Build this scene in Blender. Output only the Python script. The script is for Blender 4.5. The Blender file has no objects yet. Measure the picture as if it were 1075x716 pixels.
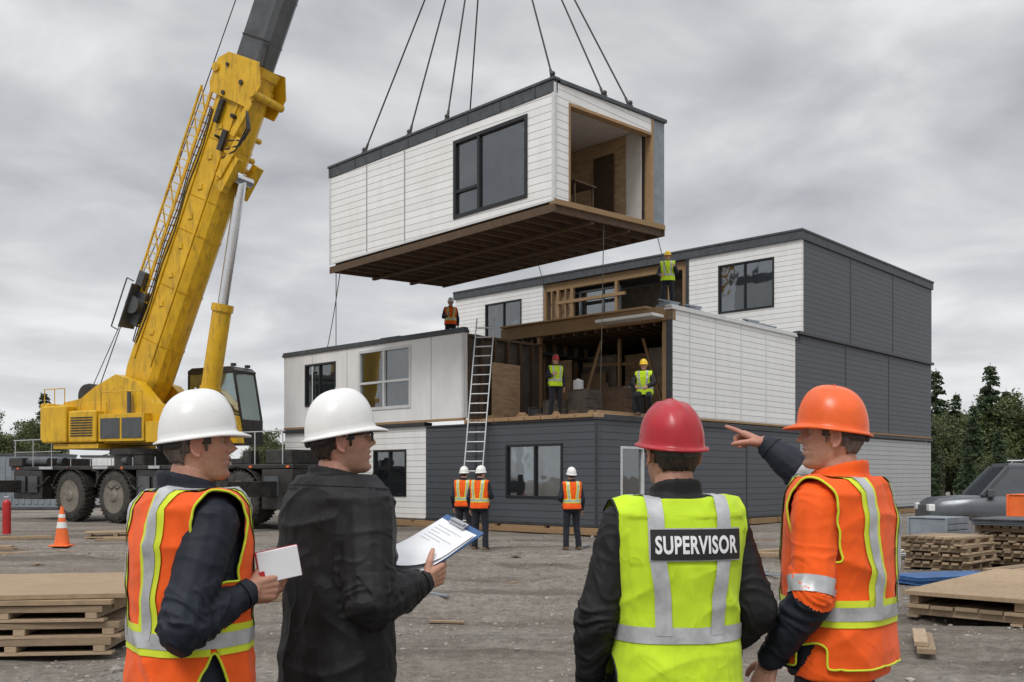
import bpy, bmesh, math, random
import numpy as np
from mathutils import Vector, Matrix, noise
from mathutils.bvhtree import BVHTree
random.seed(7)
D=bpy.data; SC=bpy.context.scene; COL=SC.collection
V=Vector
CAMH=1.6
# ------------------------------------------------------------ mesh builder
class MB:
    def __init__(s): s.v=[];s.f=[];s.m=[];s.sm=[]
    def add(s,vs,fs,mi=0,sm=False):
        b=len(s.v); s.v+=[tuple(v) for v in vs]; s.f+=[tuple(b+i for i in f) for f in fs]
        s.m+=[mi]*len(fs); s.sm+=[sm]*len(fs)
    def box(s,x0,y0,z0,x1,y1,z1,mi=0):
        x0,x1=min(x0,x1),max(x0,x1);y0,y1=min(y0,y1),max(y0,y1);z0,z1=min(z0,z1),max(z0,z1)
        s.add([(x0,y0,z0),(x1,y0,z0),(x1,y1,z0),(x0,y1,z0),(x0,y0,z1),(x1,y0,z1),(x1,y1,z1),(x0,y1,z1)],
              [(0,3,2,1),(4,5,6,7),(0,1,5,4),(1,2,6,5),(2,3,7,6),(3,0,4,7)],mi)
    def beam(s,p,q,w,h,up=(0,0,1),mi=0):
        p=V(p);q=V(q);d=(q-p).normalized();u=V(up)
        if abs(d.dot(u))>.99:u=V((1,0,0))
        a=d.cross(u).normalized()*(w/2);b=a.cross(d).normalized()*(h/2)
        vs=[p-a-b,p+a-b,p+a+b,p-a+b,q-a-b,q+a-b,q+a+b,q-a+b]
        s.add(vs,[(0,1,2,3),(7,6,5,4),(0,4,5,1),(1,5,6,2),(2,6,7,3),(3,7,4,0)],mi)
    def cyl(s,p,q,r1,r2=None,n=12,mi=0,caps=True,sm=True):
        p=V(p);q=V(q);r2=r1 if r2 is None else r2
        d=(q-p).normalized();u=V((0,0,1)) if abs(d.z)<.9 else V((1,0,0))
        a=d.cross(u).normalized();b=d.cross(a)
        vs=[];
        for c,r in((p,r1),(q,r2)):
            for i in range(n):
                t=2*math.pi*i/n; vs.append(c+a*math.cos(t)*r+b*math.sin(t)*r)
        s.add(vs,[(i,(i+1)%n,n+(i+1)%n,n+i) for i in range(n)],mi,sm)
        if caps: s.add(vs[:n],[tuple(range(n))][::-1],mi); s.add(vs[n:],[tuple(range(n))],mi)
    def ball(s,c,r,n=10,sc=(1,1,1),mi=0,rot=None):
        c=V(c);vs=[];k=n*2
        for i in range(n+1):
            ph=math.pi*i/n
            for j in range(k):
                t=2*math.pi*j/k
                p=V((math.sin(ph)*math.cos(t)*sc[0],math.sin(ph)*math.sin(t)*sc[1],math.cos(ph)*sc[2]))*r
                if rot: p=rot@p
                vs.append(c+p)
        s.add(vs,[(i*k+j,(i+1)*k+j,(i+1)*k+(j+1)%k,i*k+(j+1)%k) for i in range(n) for j in range(k)],mi,True)
    def limb(s,pts,rad,n=12,mi=0):
        for i,p in enumerate(pts): s.ball(p,rad[i],6,mi=mi)
        for i in range(len(pts)-1): s.cyl(pts[i],pts[i+1],rad[i],rad[i+1],n,mi)
    def tube(s,pts,r,n=6,mi=0):
        for i in range(len(pts)-1): s.cyl(pts[i],pts[i+1],r,r,n,mi,caps=True)
    def loft(s,rings,mi=0,cap=True,sm=True):
        n=len(rings[0]);vs=[p for r in rings for p in r]
        fs=[(i*n+j,i*n+(j+1)%n,(i+1)*n+(j+1)%n,(i+1)*n+j) for i in range(len(rings)-1) for j in range(n)]
        s.add(vs,fs,mi,sm)
        if cap: s.add(rings[0],[tuple(range(n))[::-1]],mi); s.add(rings[-1],[tuple(range(n))],mi)
    def grid(s,rows,mi=0,sm=True):
        w=len(rows[0]);vs=[];ok=[]
        for r in rows:
            for p in r: ok.append(p is not None); vs.append(p if p is not None else (0,0,0))
        fs=[]
        for i in range(len(rows)-1):
            for j in range(w-1):
                q=(i*w+j,i*w+j+1,(i+1)*w+j+1,(i+1)*w+j)
                if all(ok[k] for k in q): fs.append(q)
        used=sorted({k for f in fs for k in f}); mp={k:i for i,k in enumerate(used)}
        s.add([vs[k] for k in used],[tuple(mp[k] for k in f) for f in fs],mi,sm)
    def prof(s,pts,y0,y1,mi=0):
        n=len(pts)
        vs=[(x,y0,z) for x,z in pts]+[(x,y1,z) for x,z in pts]
        s.add(vs,[(i,(i+1)%n,n+(i+1)%n,n+i) for i in range(n)]+[tuple(range(n))[::-1],tuple(range(n,2*n))],mi)
    def mesh(s,name,mats=None,warp=None,fix=True):
        me=D.meshes.new(name)
        vs=[warp(V(v)) for v in s.v] if warp else s.v
        me.from_pydata([tuple(v) for v in vs],[],s.f)
        if mats:
            for m in mats: me.materials.append(m)
            me.polygons.foreach_set('material_index',s.m)
        me.polygons.foreach_set('use_smooth',s.sm)
        if fix and len(s.f)<60000:
            bm=bmesh.new();bm.from_mesh(me);bmesh.ops.recalc_face_normals(bm,faces=bm.faces);bm.to_mesh(me);bm.free()
        me.update(); return me
    def obj(s,name,mats,parent=None,bevel=0,warp=None,loc=None,rotz=0,fix=True):
        if not isinstance(mats,(list,tuple)): mats=[mats]
        o=D.objects.new(name,s.mesh(name,mats,warp,fix)); COL.objects.link(o)
        if parent: o.parent=parent
        if loc is not None:o.location=loc
        o.rotation_euler[2]=rotz
        if bevel:
            b=o.modifiers.new('b','BEVEL');b.width=bevel;b.segments=2;b.limit_method='ANGLE';b.angle_limit=math.radians(40)
        return o
def tag(o,label,cat,group=None):
    o['label']=label;o['category']=cat
    if group:o['group']=group
    return o
def thing(name,label,cat,loc=(0,0,0),rotz=0,group=None,scale=1):
    e=D.objects.new(name,None);COL.objects.link(e);e.location=loc;e.rotation_euler[2]=rotz;e.scale=(scale,)*3
    e.empty_display_size=.2
    return tag(e,label,cat,group)
# ------------------------------------------------------------ materials
def nmat(name):
    m=D.materials.new(name);m.use_nodes=True;nt=m.node_tree
    return m,nt,nt.nodes['Principled BSDF']
def nd(nt,t,**k):
    n=nt.nodes.new(t)
    for a,b in k.items(): setattr(n,a,b)
    return n
def noise_n(nt,vec,scale,detail=4,rough=.6,dist=0):
    n=nd(nt,'ShaderNodeTexNoise');n.inputs['Scale'].default_value=scale;n.inputs['Detail'].default_value=detail;n.inputs['Roughness'].default_value=rough;n.inputs['Distortion'].default_value=dist
    nt.links.new(vec,n.inputs['Vector']);return n.outputs['Fac']
def math_n(nt,op,a,b=None,c=None):
    n=nd(nt,'ShaderNodeMath',operation=op)
    for i,x in enumerate((a,b,c)):
        if x is None: continue
        if isinstance(x,(int,float)): n.inputs[i].default_value=x
        else: nt.links.new(x,n.inputs[i])
    return n.outputs[0]
def mixc(nt,fac,a,b,mode='MIX'):
    n=nd(nt,'ShaderNodeMix',data_type='RGBA',blend_type=mode)
    for s,x in((n.inputs[0],fac),(n.inputs[6],a),(n.inputs[7],b)):
        if isinstance(x,(int,float)): s.default_value=x
        elif isinstance(x,(tuple,list)): s.default_value=(*x[:3],1)
        else: nt.links.new(x,s)
    return n.outputs[2]
def ramp(nt,fac,stops):
    n=nd(nt,'ShaderNodeValToRGB');cr=n.color_ramp
    while len(cr.elements)<len(stops): cr.elements.new(.5)
    for e,(p,c) in zip(cr.elements,stops):
        e.position=p;e.color=(*(c if isinstance(c,tuple) else (c,c,c)),1)
    nt.links.new(fac,n.inputs[0]);return n.outputs[0]
def bumpn(nt,h,dist,strength=1,prev=None):
    b=nd(nt,'ShaderNodeBump');b.inputs['Distance'].default_value=dist;b.inputs['Strength'].default_value=strength
    nt.links.new(h,b.inputs['Height'])
    if prev is not None: nt.links.new(prev,b.inputs['Normal'])
    return b.outputs[0]
def mapv(nt,sc,coord='Object'):
    tc=nd(nt,'ShaderNodeTexCoord');m=nd(nt,'ShaderNodeMapping');m.inputs['Scale'].default_value=sc
    nt.links.new(tc.outputs[coord],m.inputs['Vector']);return m.outputs[0]
def mat(name,col,rough=.6,metal=0,var=.2,scale=3,bump=.003,bscale=60,island=0,spec=.5,sc=(1,1,1),col2=None,sheen=0):
    m,nt,b=nmat(name);v=mapv(nt,sc)
    n1=noise_n(nt,v,scale,6,.65)
    lo=tuple(c*(1-var) for c in col); hi=col2 or tuple(min(1,c*(1+var)) for c in col)
    c=ramp(nt,n1,[(.3,lo),(.7,hi)])
    if island:
        g=nd(nt,'ShaderNodeNewGeometry');k=math_n(nt,'MULTIPLY_ADD',g.outputs['Random Per Island'],island,1-island/2)
        c=mixc(nt,1,c,k,'MULTIPLY')
    nt.links.new(c,b.inputs['Base Color'])
    b.inputs['Metallic'].default_value=metal
    r=math_n(nt,'MULTIPLY_ADD',n1,.25,rough-.12);nt.links.new(r,b.inputs['Roughness'])
    b.inputs['Specular IOR Level'].default_value=spec
    if sheen: b.inputs['Sheen Weight'].default_value=sheen
    if bump: nt.links.new(bumpn(nt,noise_n(nt,v,bscale,4,.6),bump),b.inputs['Normal'])
    return m
def woodmat(name,col,island=.5,sc=(1,1,1),dark=.55):
    m,nt,b=nmat(name);v=mapv(nt,sc)
    g=nd(nt,'ShaderNodeNewGeometry')
    ad=nd(nt,'ShaderNodeVectorMath',operation='ADD');nt.links.new(v,ad.inputs[0])
    rr=math_n(nt,'MULTIPLY',g.outputs['Random Per Island'],13.0);cb=nd(nt,'ShaderNodeCombineXYZ');nt.links.new(rr,cb.inputs[0]);nt.links.new(rr,cb.inputs[1]);nt.links.new(cb.outputs[0],ad.inputs[1])
    n1=noise_n(nt,ad.outputs[0],9,8,.7);n2=noise_n(nt,mapv(nt,(1,1,1)),1.3,4,.6)
    c=ramp(nt,n1,[(.25,tuple(x*dark for x in col)),(.55,col),(.8,tuple(min(1,x*1.25) for x in col))])
    c=mixc(nt,math_n(nt,'MULTIPLY',n2,.6),c,tuple(x*.42 for x in col))
    k=math_n(nt,'MULTIPLY_ADD',g.outputs['Random Per Island'],island,1-island/2);c=mixc(nt,1,c,k,'MULTIPLY')
    nt.links.new(c,b.inputs['Base Color']);b.inputs['Roughness'].default_value=.75;b.inputs['Specular IOR Level'].default_value=.25
    nt.links.new(bumpn(nt,n1,.004),b.inputs['Normal']);return m
def siding(name,col,pitch=.19,rough=.45,groove=.35,dirt=.30):
    m,nt,b=nmat(name)
    tc=nd(nt,'ShaderNodeTexCoord');sp=nd(nt,'ShaderNodeSeparateXYZ');nt.links.new(tc.outputs['Object'],sp.inputs[0])
    q=math_n(nt,'MULTIPLY',sp.outputs[2],1/pitch);f=math_n(nt,'FRACT',q);fl=math_n(nt,'FLOOR',q)
    wn=nd(nt,'ShaderNodeTexWhiteNoise',noise_dimensions='1D');nt.links.new(fl,wn.inputs['W'])
    g=math_n(nt,'LESS_THAN',f,.085)
    n1=noise_n(nt,mapv(nt,(2.2,2.2,.35)),1.6,6,.7);n2=noise_n(nt,mapv(nt,(1,1,1)),.8,5,.6)
    c=mixc(nt,wn.outputs['Value'],tuple(x*.92 for x in col),col)
    c=mixc(nt,math_n(nt,'MULTIPLY',ramp(nt,n1,[(.45,0.),(.8,1.)]),dirt),c,tuple(x*.55+.02 for x in col))
    c=mixc(nt,math_n(nt,'MULTIPLY',ramp(nt,n2,[(.4,0.),(.75,1.)]),dirt),c,(col[0]*.8,col[1]*.77,col[2]*.7))
    c=mixc(nt,math_n(nt,'MULTIPLY',g,1-groove),c,tuple(x*.22 for x in col))
    nt.links.new(c,b.inputs['Base Color']);b.inputs['Roughness'].default_value=rough
    h=math_n(nt,'SUBTRACT',1.0,f);h=math_n(nt,'MULTIPLY',h,math_n(nt,'SUBTRACT',1.0,g))
    nb=bumpn(nt,h,.025,.9);nt.links.new(bumpn(nt,n1,.01,.3,nb),b.inputs['Normal']);return m
M={}
M['wsid']=siding('white_siding',(.80,.80,.785));M['dsid']=siding('dark_siding',(.064,.072,.084),.2,.5,.15,.5);M['gsid']=siding('grey_siding',(.40,.41,.41),.19,.5)
M['wpan']=mat('white_panel',(.78,.78,.77),.5,var=.09,scale=1.6,bump=.002,bscale=12,sc=(1,1,.4))
M['trimw']=mat('white_trim',(.60,.61,.61),.5,var=.1)
M['trimd']=mat('dark_flashing',(.035,.037,.042),.45,var=.3)
M['memb']=mat('roof_membrane',(.065,.072,.08),.6,var=.35,scale=4,bump=.006,bscale=10)
M['sheath']=mat('grey_sheathing',(.22,.25,.28),.6,var=.2)
M['wood']=woodmat('timber',(.42,.27,.145),.5,(1,1,6));M['woodh']=woodmat('timber_boards',(.42,.31,.205),.7,(1,5,5))
M['ply']=mat('plywood',(.40,.27,.16),.7,var=.3,scale=2.5,bump=.002,bscale=20,sc=(1,1,4),island=.3)
M['plyt']=woodmat('plywood_sheet',(.45,.325,.205),.3,(.6,4,1),.65)
M['dwood']=woodmat('dark_joists',(.13,.085,.055),.5)
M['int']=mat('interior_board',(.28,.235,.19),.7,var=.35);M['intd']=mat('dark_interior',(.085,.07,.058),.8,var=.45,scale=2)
M['ceil']=mat('ceiling_board',(.66,.63,.58),.7,var=.08)
M['blk']=mat('black_frame',(.012,.013,.015),.35,var=.3)
M['blkm']=mat('black_metal',(.025,.026,.028),.45,metal=.2,var=.5,scale=5,col2=(.06,.055,.05))
M['steel']=mat('steel',(.45,.46,.48),.35,metal=.8,var=.2);M['chrome']=mat('chrome_rod',(.75,.76,.78),.15,metal=1,var=.05)
M['rubber']=mat('tyre_rubber',(.022,.021,.02),.8,var=.5,scale=6,bump=.006,bscale=25,col2=(.075,.065,.055))
M['greyp']=mat('grey_boom_paint',(.09,.095,.10),.4,metal=.3,var=.25,scale=2)
M['rimp']=mat('dusty_rim_paint',(.18,.16,.13),.6,var=.4,scale=4)
M['alu']=mat('aluminium',(.6,.61,.62),.35,metal=.7,var=.15)
M['cable']=mat('wire_rope',(.03,.03,.033),.5,metal=.5,bump=0);M['ropec']=mat('rope',(.18,.17,.15),.8,bump=0)
def yellow():
    m,nt,b=nmat('crane_yellow');v=mapv(nt,(1,1,1))
    n=noise_n(nt,v,1.5,8,.7);n2=noise_n(nt,mapv(nt,(3,3,.6)),2,6,.7)
    c=ramp(nt,n,[(.3,(.58,.33,.010)),(.7,(.78,.47,.016))])
    c=mixc(nt,math_n(nt,'MULTIPLY',ramp(nt,n2,[(.50,0.),(.72,1.)]),.7),c,(.13,.085,.03))
    nt.links.new(c,b.inputs['Base Color']);nt.links.new(math_n(nt,'MULTIPLY_ADD',n,.3,.22),b.inputs['Roughness'])
    nt.links.new(bumpn(nt,n,.004),b.inputs['Normal']);return m
M['yel']=yellow()
def glass(name,tint=(.9,.95,.97),refl=.35,tr=.6,dark=(.03,.035,.04)):
    m,nt,b=nmat(name);nt.nodes.remove(b);o=nt.nodes['Material Output']
    t=nd(nt,'ShaderNodeBsdfTransparent');t.inputs[0].default_value=(*tint,1)
    d=nd(nt,'ShaderNodeBsdfDiffuse');d.inputs[0].default_value=(*dark,1)
    g=nd(nt,'ShaderNodeBsdfGlossy');g.inputs['Roughness'].default_value=.03;g.inputs[0].default_value=(.9,.93,.95,1)
    m1=nd(nt,'ShaderNodeMixShader');m1.inputs[0].default_value=tr;nt.links.new(d.outputs[0],m1.inputs[1]);nt.links.new(t.outputs[0],m1.inputs[2])
    lw=nd(nt,'ShaderNodeFresnel');lw.inputs[0].default_value=1.5
    f=math_n(nt,'MULTIPLY_ADD',lw.outputs[0],1.0,refl*.5)
    nn=noise_n(nt,mapv(nt,(1,1,1)),1.2,2);nt.links.new(bumpn(nt,nn,.02,.3),g.inputs['Normal'])
    m2=nd(nt,'ShaderNodeMixShader');nt.links.new(f,m2.inputs[0]);nt.links.new(m1.outputs[0],m2.inputs[1]);nt.links.new(g.outputs[0],m2.inputs[2])
    nt.links.new(m2.outputs[0],o.inputs[0]);return m
M['glass']=glass('window_glass');M['gglass']=glass('green_cab_glass',(.5,.78,.72),.5,.55,(.08,.18,.155));M['cglass']=glass('car_glass',(.5,.5,.5),.25,.2,(.02,.022,.025))
def skin():
    m,nt,b=nmat('skin');v=mapv(nt,(1,1,1));n=noise_n(nt,v,14,5,.6)
    c=ramp(nt,n,[(.3,(.44,.21,.14)),(.7,(.58,.32,.225))])
    n2=noise_n(nt,v,45,5,.7);c=mixc(nt,math_n(nt,'MULTIPLY',ramp(nt,n2,[(.5,0.),(.7,1.)]),.35),c,(.32,.14,.095))
    at=nd(nt,'ShaderNodeAttribute',attribute_name='facemask');sp=nd(nt,'ShaderNodeSeparateColor');nt.links.new(at.outputs['Color'],sp.inputs[0])
    n3=noise_n(nt,v,260,3,.7)
    c=mixc(nt,math_n(nt,'MULTIPLY',sp.outputs[0],math_n(nt,'MULTIPLY_ADD',n3,.9,.05)),c,(.08,.06,.05))
    c=mixc(nt,math_n(nt,'MULTIPLY',sp.outputs[1],.6),c,(.36,.09,.075))
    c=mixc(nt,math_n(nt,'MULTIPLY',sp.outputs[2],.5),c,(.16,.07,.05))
    nt.links.new(c,b.inputs['Base Color'])
    b.inputs['Roughness'].default_value=.5;b.inputs['Subsurface Weight'].default_value=.05;b.inputs['Subsurface Scale'].default_value=.01
    nt.links.new(bumpn(nt,noise_n(nt,v,130,5,.7),.0018),b.inputs['Normal']);return m
M['skin']=skin()
def cloth(name,col,rough=.8,var=.2,weave=900,sheen=.1,bump=.0012,spec=.2,crease=.0022):
    m,nt,b=nmat(name);v=mapv(nt,(1,1,1));n=noise_n(nt,v,5,6,.65)
    c=ramp(nt,n,[(.3,tuple(x*(1-var) for x in col)),(.7,tuple(min(1,x*(1+var*.6)) for x in col))])
    b.inputs['Roughness'].default_value=rough;b.inputs['Sheen Weight'].default_value=sheen;b.inputs['Specular IOR Level'].default_value=spec
    n2=noise_n(nt,mapv(nt,(1,1,.7)),6,2,.4,.8)
    rd=math_n(nt,'MAXIMUM',math_n(nt,'SUBTRACT',1.0,math_n(nt,'MULTIPLY',math_n(nt,'ABSOLUTE',math_n(nt,'SUBTRACT',n2,.5)),7.0)),0.0)
    sm=math_n(nt,'MULTIPLY',rd,rd)
    nt.links.new(c,b.inputs['Base Color'])
    nb=bumpn(nt,sm,crease*2,.6);nb=bumpn(nt,noise_n(nt,mapv(nt,(1,1,.6)),20,3,.5),crease,.6,nb)
    nt.links.new(bumpn(nt,noise_n(nt,v,weave,2),bump,.5,nb),b.inputs['Normal']);return m
M['black']=cloth('black_jacket_cloth',(.009,.009,.0105),.62,.3,spec=.35,sheen=0,crease=.003);M['navy']=cloth('navy_cloth',(.010,.014,.025),.62,.3,spec=.35,sheen=0,crease=.003)
M['orange']=cloth('hi_vis_orange',(.90,.115,.012),.7,.18);M['lime']=cloth('hi_vis_lime',(.55,.78,.03),.7,.18)
M['limet']=cloth('lime_tape',(.66,.76,.04),.6,.12,crease=.001);M['trous']=cloth('dark_trousers',(.02,.022,.03),.8,.3)
M['refl']=mat('reflective_tape',(.46,.47,.48),.4,metal=.2,var=.25,scale=14,bump=.0008,bscale=60)
M['hatw']=mat('white_helmet',(.78,.78,.77),.30,var=.07,scale=9,bump=.0004,bscale=25,spec=.5,col2=(.80,.80,.78));M['hatr']=mat('red_helmet',(.38,.012,.02),.28,var=.25,scale=9,bump=.0004,bscale=25,spec=.5)
M['hato']=mat('orange_helmet',(.82,.12,.015),.30,var=.15,scale=9,bump=.0004,bscale=25,spec=.5);M['haty']=mat('yellow_helmet',(.85,.55,.02),.3,var=.1,bump=0)
M['hair']=mat('brown_hair',(.04,.026,.018),.6,var=.7,scale=60,bump=.006,bscale=160,sc=(1,1,.25))
M['hairg']=mat('greying_hair',(.13,.11,.095),.6,var=.75,scale=70,bump=.006,bscale=160,sc=(1,1,.25))
M['strap']=mat('helmet_headband',(.04,.04,.045),.6);M['boot']=mat('work_boot',(.09,.055,.03),.7)
M['paper']=mat('paper',(.80,.81,.83),.7,var=.04,bump=0);M['ink']=mat('printed_ink',(.30,.31,.34),.7,bump=0)
M['eyew']=mat('eye_white',(.55,.50,.46),.3,bump=0);M['eyei']=mat('iris',(.04,.025,.015),.2,bump=0)
M['blktxt']=mat('black_name_panel',(.012,.012,.013),.6,var=.2,bump=.0005,bscale=400);M['whitetxt']=mat('white_lettering',(.8,.8,.8),.6,var=.03,bump=0)
M['cone']=mat('cone_orange',(.85,.16,.03),.5,var=.15);M['blue']=mat('blue_tarp',(.03,.10,.26),.5,var=.3,bump=.01,bscale=8)
M['redp']=mat('red_paint',(.45,.02,.02),.4,var=.2)
# ------------------------------------------------------------ people
def remesh(mb,voxel,it=3):
    me=mb.mesh('tmp',None,fix=False);o=D.objects.new('tmp',me);COL.objects.link(o)
    r=o.modifiers.new('r','REMESH');r.mode='VOXEL';r.voxel_size=voxel
    if it: s=o.modifiers.new('s','SMOOTH');s.factor=.5;s.iterations=it
    dg=bpy.context.evaluated_depsgraph_get();out=D.meshes.new_from_object(o.evaluated_get(dg))
    D.objects.remove(o);D.meshes.remove(me)
    out.polygons.foreach_set('use_smooth',[True]*len(out.polygons));return out
def displace(me,fn):
    n=len(me.vertices);co=np.empty(n*3);me.vertices.foreach_get('co',co);no=np.empty(n*3);me.vertex_normals.foreach_get('vector',no)
    co=co.reshape(-1,3);no=no.reshape(-1,3)
    d=np.array([fn(V(c)) for c in co]);co=co+no*d[:,None]
    me.vertices.foreach_set('co',co.ravel());me.update()
def folds(amp,seed,flat=None,arms=None):
    off=V((seed*3.1,seed*1.7,seed*.9))
    def rg(n,k=3.2): return max(0,1-abs(n)*k)**1.6
    def f(c):
        w=noise.noise_vector(c*3+off)*.05;p=c+w
        a=rg(noise.noise(V((p.x*4.5+p.z*1.6,p.y*4.5,p.z*2.2))+off))
        b=rg(noise.noise(V((p.x*3.2-p.z*2.4,p.y*3.2,p.z*6.5))+off*1.3),2.8)
        sl=0
        if arms:
            for S,E,W in arms.values():
                for P,Q,k in((S,E,.6),(E,W,1.0)):
                    ax=Q-P;u=(c-P).dot(ax)/ax.length_squared;uu=max(0,min(1,u));ds=(c-(P+ax*uu)).length
                    if ds<.115 and -.15<u<1.15:
                        near=math.exp(-((c-E).length/.11)**2)
                        s=u*ax.length
                        r=rg(noise.noise(V((s*24+noise.noise(c*9+off)*1.6,(c.x-c.y)*4.5,c.z*2))+off),2.4)
                        sl=max(sl,k*(.35+.9*near)*r+.15)
        if sl>0: k=amp*(sl*1.15-.35+.25*a)
        else: k=amp*(.75*a+.65*b-.45)
        k+=amp*.12*noise.noise(c*28+off)
        if flat: k*=flat(c)
        return k
    return f
ZK=[-.004,.0,.012,.03,.045,.055,.064,.075,.09,.105,.12,.135,.15,.17,.19,.205,.218,.228,.235]
YF=[.062,.076,.083,.079,.084,.083,.086,.083,.083,.082,.083,.091,.092,.089,.079,.066,.048,.028,.002]
YB=[-.02,-.026,-.034,-.05,-.066,-.075,-.081,-.087,-.093,-.096,-.098,-.099,-.098,-.093,-.084,-.071,-.052,-.03,-.002]
HW=[.034,.041,.052,.060,.064,.066,.067,.069,.072,.074,.076,.077,.077,.0745,.068,.058,.043,.026,.002]
def hp(z,th):
    yf=np.interp(z,ZK,YF);yb=np.interp(z,ZK,YB);w=np.interp(z,ZK,HW)
    s,c=math.sin(th),math.cos(th);e=2/2.25
    x=w*math.copysign(abs(s)**e,s);y=math.copysign(abs(c)**e,c);y=y*yf if y>0 else -y*yb
    if c>0:
        ax=abs(x)
        nz=np.interp(z,[.07,.078,.084,.091,.100,.115,.128,.136],[0,.012,.027,.032,.026,.015,.007,0]);sg=np.interp(z,[.078,.09,.105],[.0150,.0125,.0095])
        y+=nz*math.exp(-(x/sg)**2)
        y+=.008*math.exp(-((ax-.016)/.006)**2-((z-.083)/.006)**2)
        y-=.017*math.exp(-((ax-.031)/.015)**2-((z-.119)/.011)**2)
        y+=.006*math.exp(-((ax-.030)/.018)**2-((z-.137)/.007)**2)
        y+=.009*math.exp(-(x/.024)**2)*(math.exp(-((z-.0475)/.0055)**2)+math.exp(-((z-.061)/.005)**2))
        y-=.009*math.exp(-(x/.028)**2-((z-.0545)/.0025)**2)
        y+=.007*math.exp(-((ax-.042)/.015)**2-((z-.092)/.014)**2)
        y-=.007*math.exp(-((ax-.030-(.083-z)*.25)/.005)**2-((z-.068)/.016)**2)
        y+=.006*math.exp(-(x/.018)**2-((z-.014)/.012)**2)
    return V((x,y,z))
def head_rings(nz=64,nt=72,off=0):
    return [[hp(-.004+.239*i/(nz-1),2*math.pi*j/nt) for j in range(nt)] for i in range(nz)]
def ring(z,cy,hw,hd,n=28,e=2.4,cx=0,sl=0):
    r=[]
    for i in range(n):
        t=2*math.pi*i/n;c,s=math.cos(t),math.sin(t);y=hd*math.copysign(abs(s)**(2/e),s)
        r.append(V((cx+hw*math.copysign(abs(c)**(2/e),c),cy+y,z-sl*y)))
    return r
TOR=[(.84,.170,.12),(.95,.175,.128),(1.05,.165,.122),(1.15,.168,.124),(1.26,.182,.128),(1.36,.192,.125),(1.42,.188,.110),(1.46,.155,.092),(1.49,.112,.078),(1.52,.072,.066)]
def torso(mb,g,z0,z1,dz,extra=None,lean=0):
    rs=[]
    zs=[z0]+[t[0] for t in TOR if z0<t[0]<z1]+[z1]
    for z in zs:
        hw=np.interp(z,[t[0] for t in TOR],[t[1] for t in TOR]);hd=np.interp(z,[t[0] for t in TOR],[t[2] for t in TOR])
        ex=extra(z) if extra else 0
        rs.append(ring(z-dz+(g if z>1.4 else 0),-.01+lean*max(0,z-1),hw+g+ex,hd+g+ex*.8))
    mb.loft(rs)
def hand(mb,w,d,n,t,curl,tc=.5,k=1.0):
    w=V(w);d=V(d).normalized();n=V(n);n=(n-d*n.dot(d)).normalized();t=V(t);t=(t-d*t.dot(d)-n*t.dot(n)).normalized()
    if isinstance(curl,(int,float)): curl=[curl]*4
    offs=(.030,.0105,-.0095,-.028);kl=(.088,.092,.088,.080);ln=(.070,.078,.072,.056)
    mb.limb([w-d*.03,w+d*.01],[.029*k,.027*k])
    for i in range(4):
        kn=w+d*kl[i]+t*offs[i];mb.limb([w+d*.012+t*offs[i]*.6,kn],[.0165*k,.0125*k])
        p=kn;a=0
        for j,(sl,r0,r1) in enumerate(((.45,.0098,.009),(.31,.009,.0082),(.24,.0082,.007))):
            a+=curl[i]*(.8,1.1,.7)[j];q=p+(d*math.cos(a)+n*math.sin(a)+t*offs[i]*1.2*(j==0))*ln[i]*sl*1.05
            mb.limb([p,q],[r0*k,r1*k]);p=q
    p=w+d*.02+t*.022+n*.008;dr=(t*.75+d*.65+n*.25).normalized()
    for j,(l,r0,r1) in enumerate(((.045,.0155,.0125),(.033,.0118,.0105),(.026,.0102,.0082))):
        q=p+dr*l;mb.limb([p,q],[r0*k,r1*k]);p=q;dr=(dr+d*.35+n*tc*.5-t*.15).normalized()
def strip(bvh,rows,off,mb):
    out=[]
    for r in rows:
        rr=[]
        for o,d in r:
            h=bvh.ray_cast(V(o),V(d).normalized(),2)
            if h[0] is None: rr.append(None)
            else:
                nn=h[1] if h[1].dot(V(d))<0 else -h[1];rr.append(h[0]+nn*off*.4-V(d).normalized()*off*.6)
        out.append(rr)
    mb.grid(out)
def bvh_of(me): return BVHTree.FromPolygons([v.co[:] for v in me.vertices],[p.vertices[:] for p in me.polygons])
def hstripe(bvh,z,w,off,mb,n=110,tilt=0):
    rows=[]
    for i in range(n+1):
        a=2*math.pi*i/n;s,c=math.sin(a),math.cos(a);r=[]
        for k in (-.5,-.17,.17,.5):
            zz=z+k*w+tilt*s;r.append(((s*.6,c*.6-.01,zz),(-s,-c,0)))
        rows.append(r)
    strip(bvh,rows,off,mb)
def vstripe(bvh,xf,w,off,mb,zl,dz,zt=1.34):
    rows=[];G=[]
    z=zl
    while z<zt: G.append((z,'b'));z+=.015
    for a in range(0,181,6): G.append((a,'o'))
    z=zt
    while z>zl: G.append((z,'f'));z-=.015
    for z,k in G:
        r=[]
        for e in(-.5,-.17,.17,.5):
            if k!='o': sg=-1 if k=='b' else 1;x=xf(z)+e*w;r.append(((x,.6*sg,z-dz),(0,-sg,0)))
            else:
                a=math.radians(z);x=xf(zt)+e*w;r.append(((x,-.6*math.cos(a),zt-dz+.6*math.sin(a)),(0,math.cos(a),-math.sin(a))))
        rows.append(r)
    strip(bvh,rows,off,mb)
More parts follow.
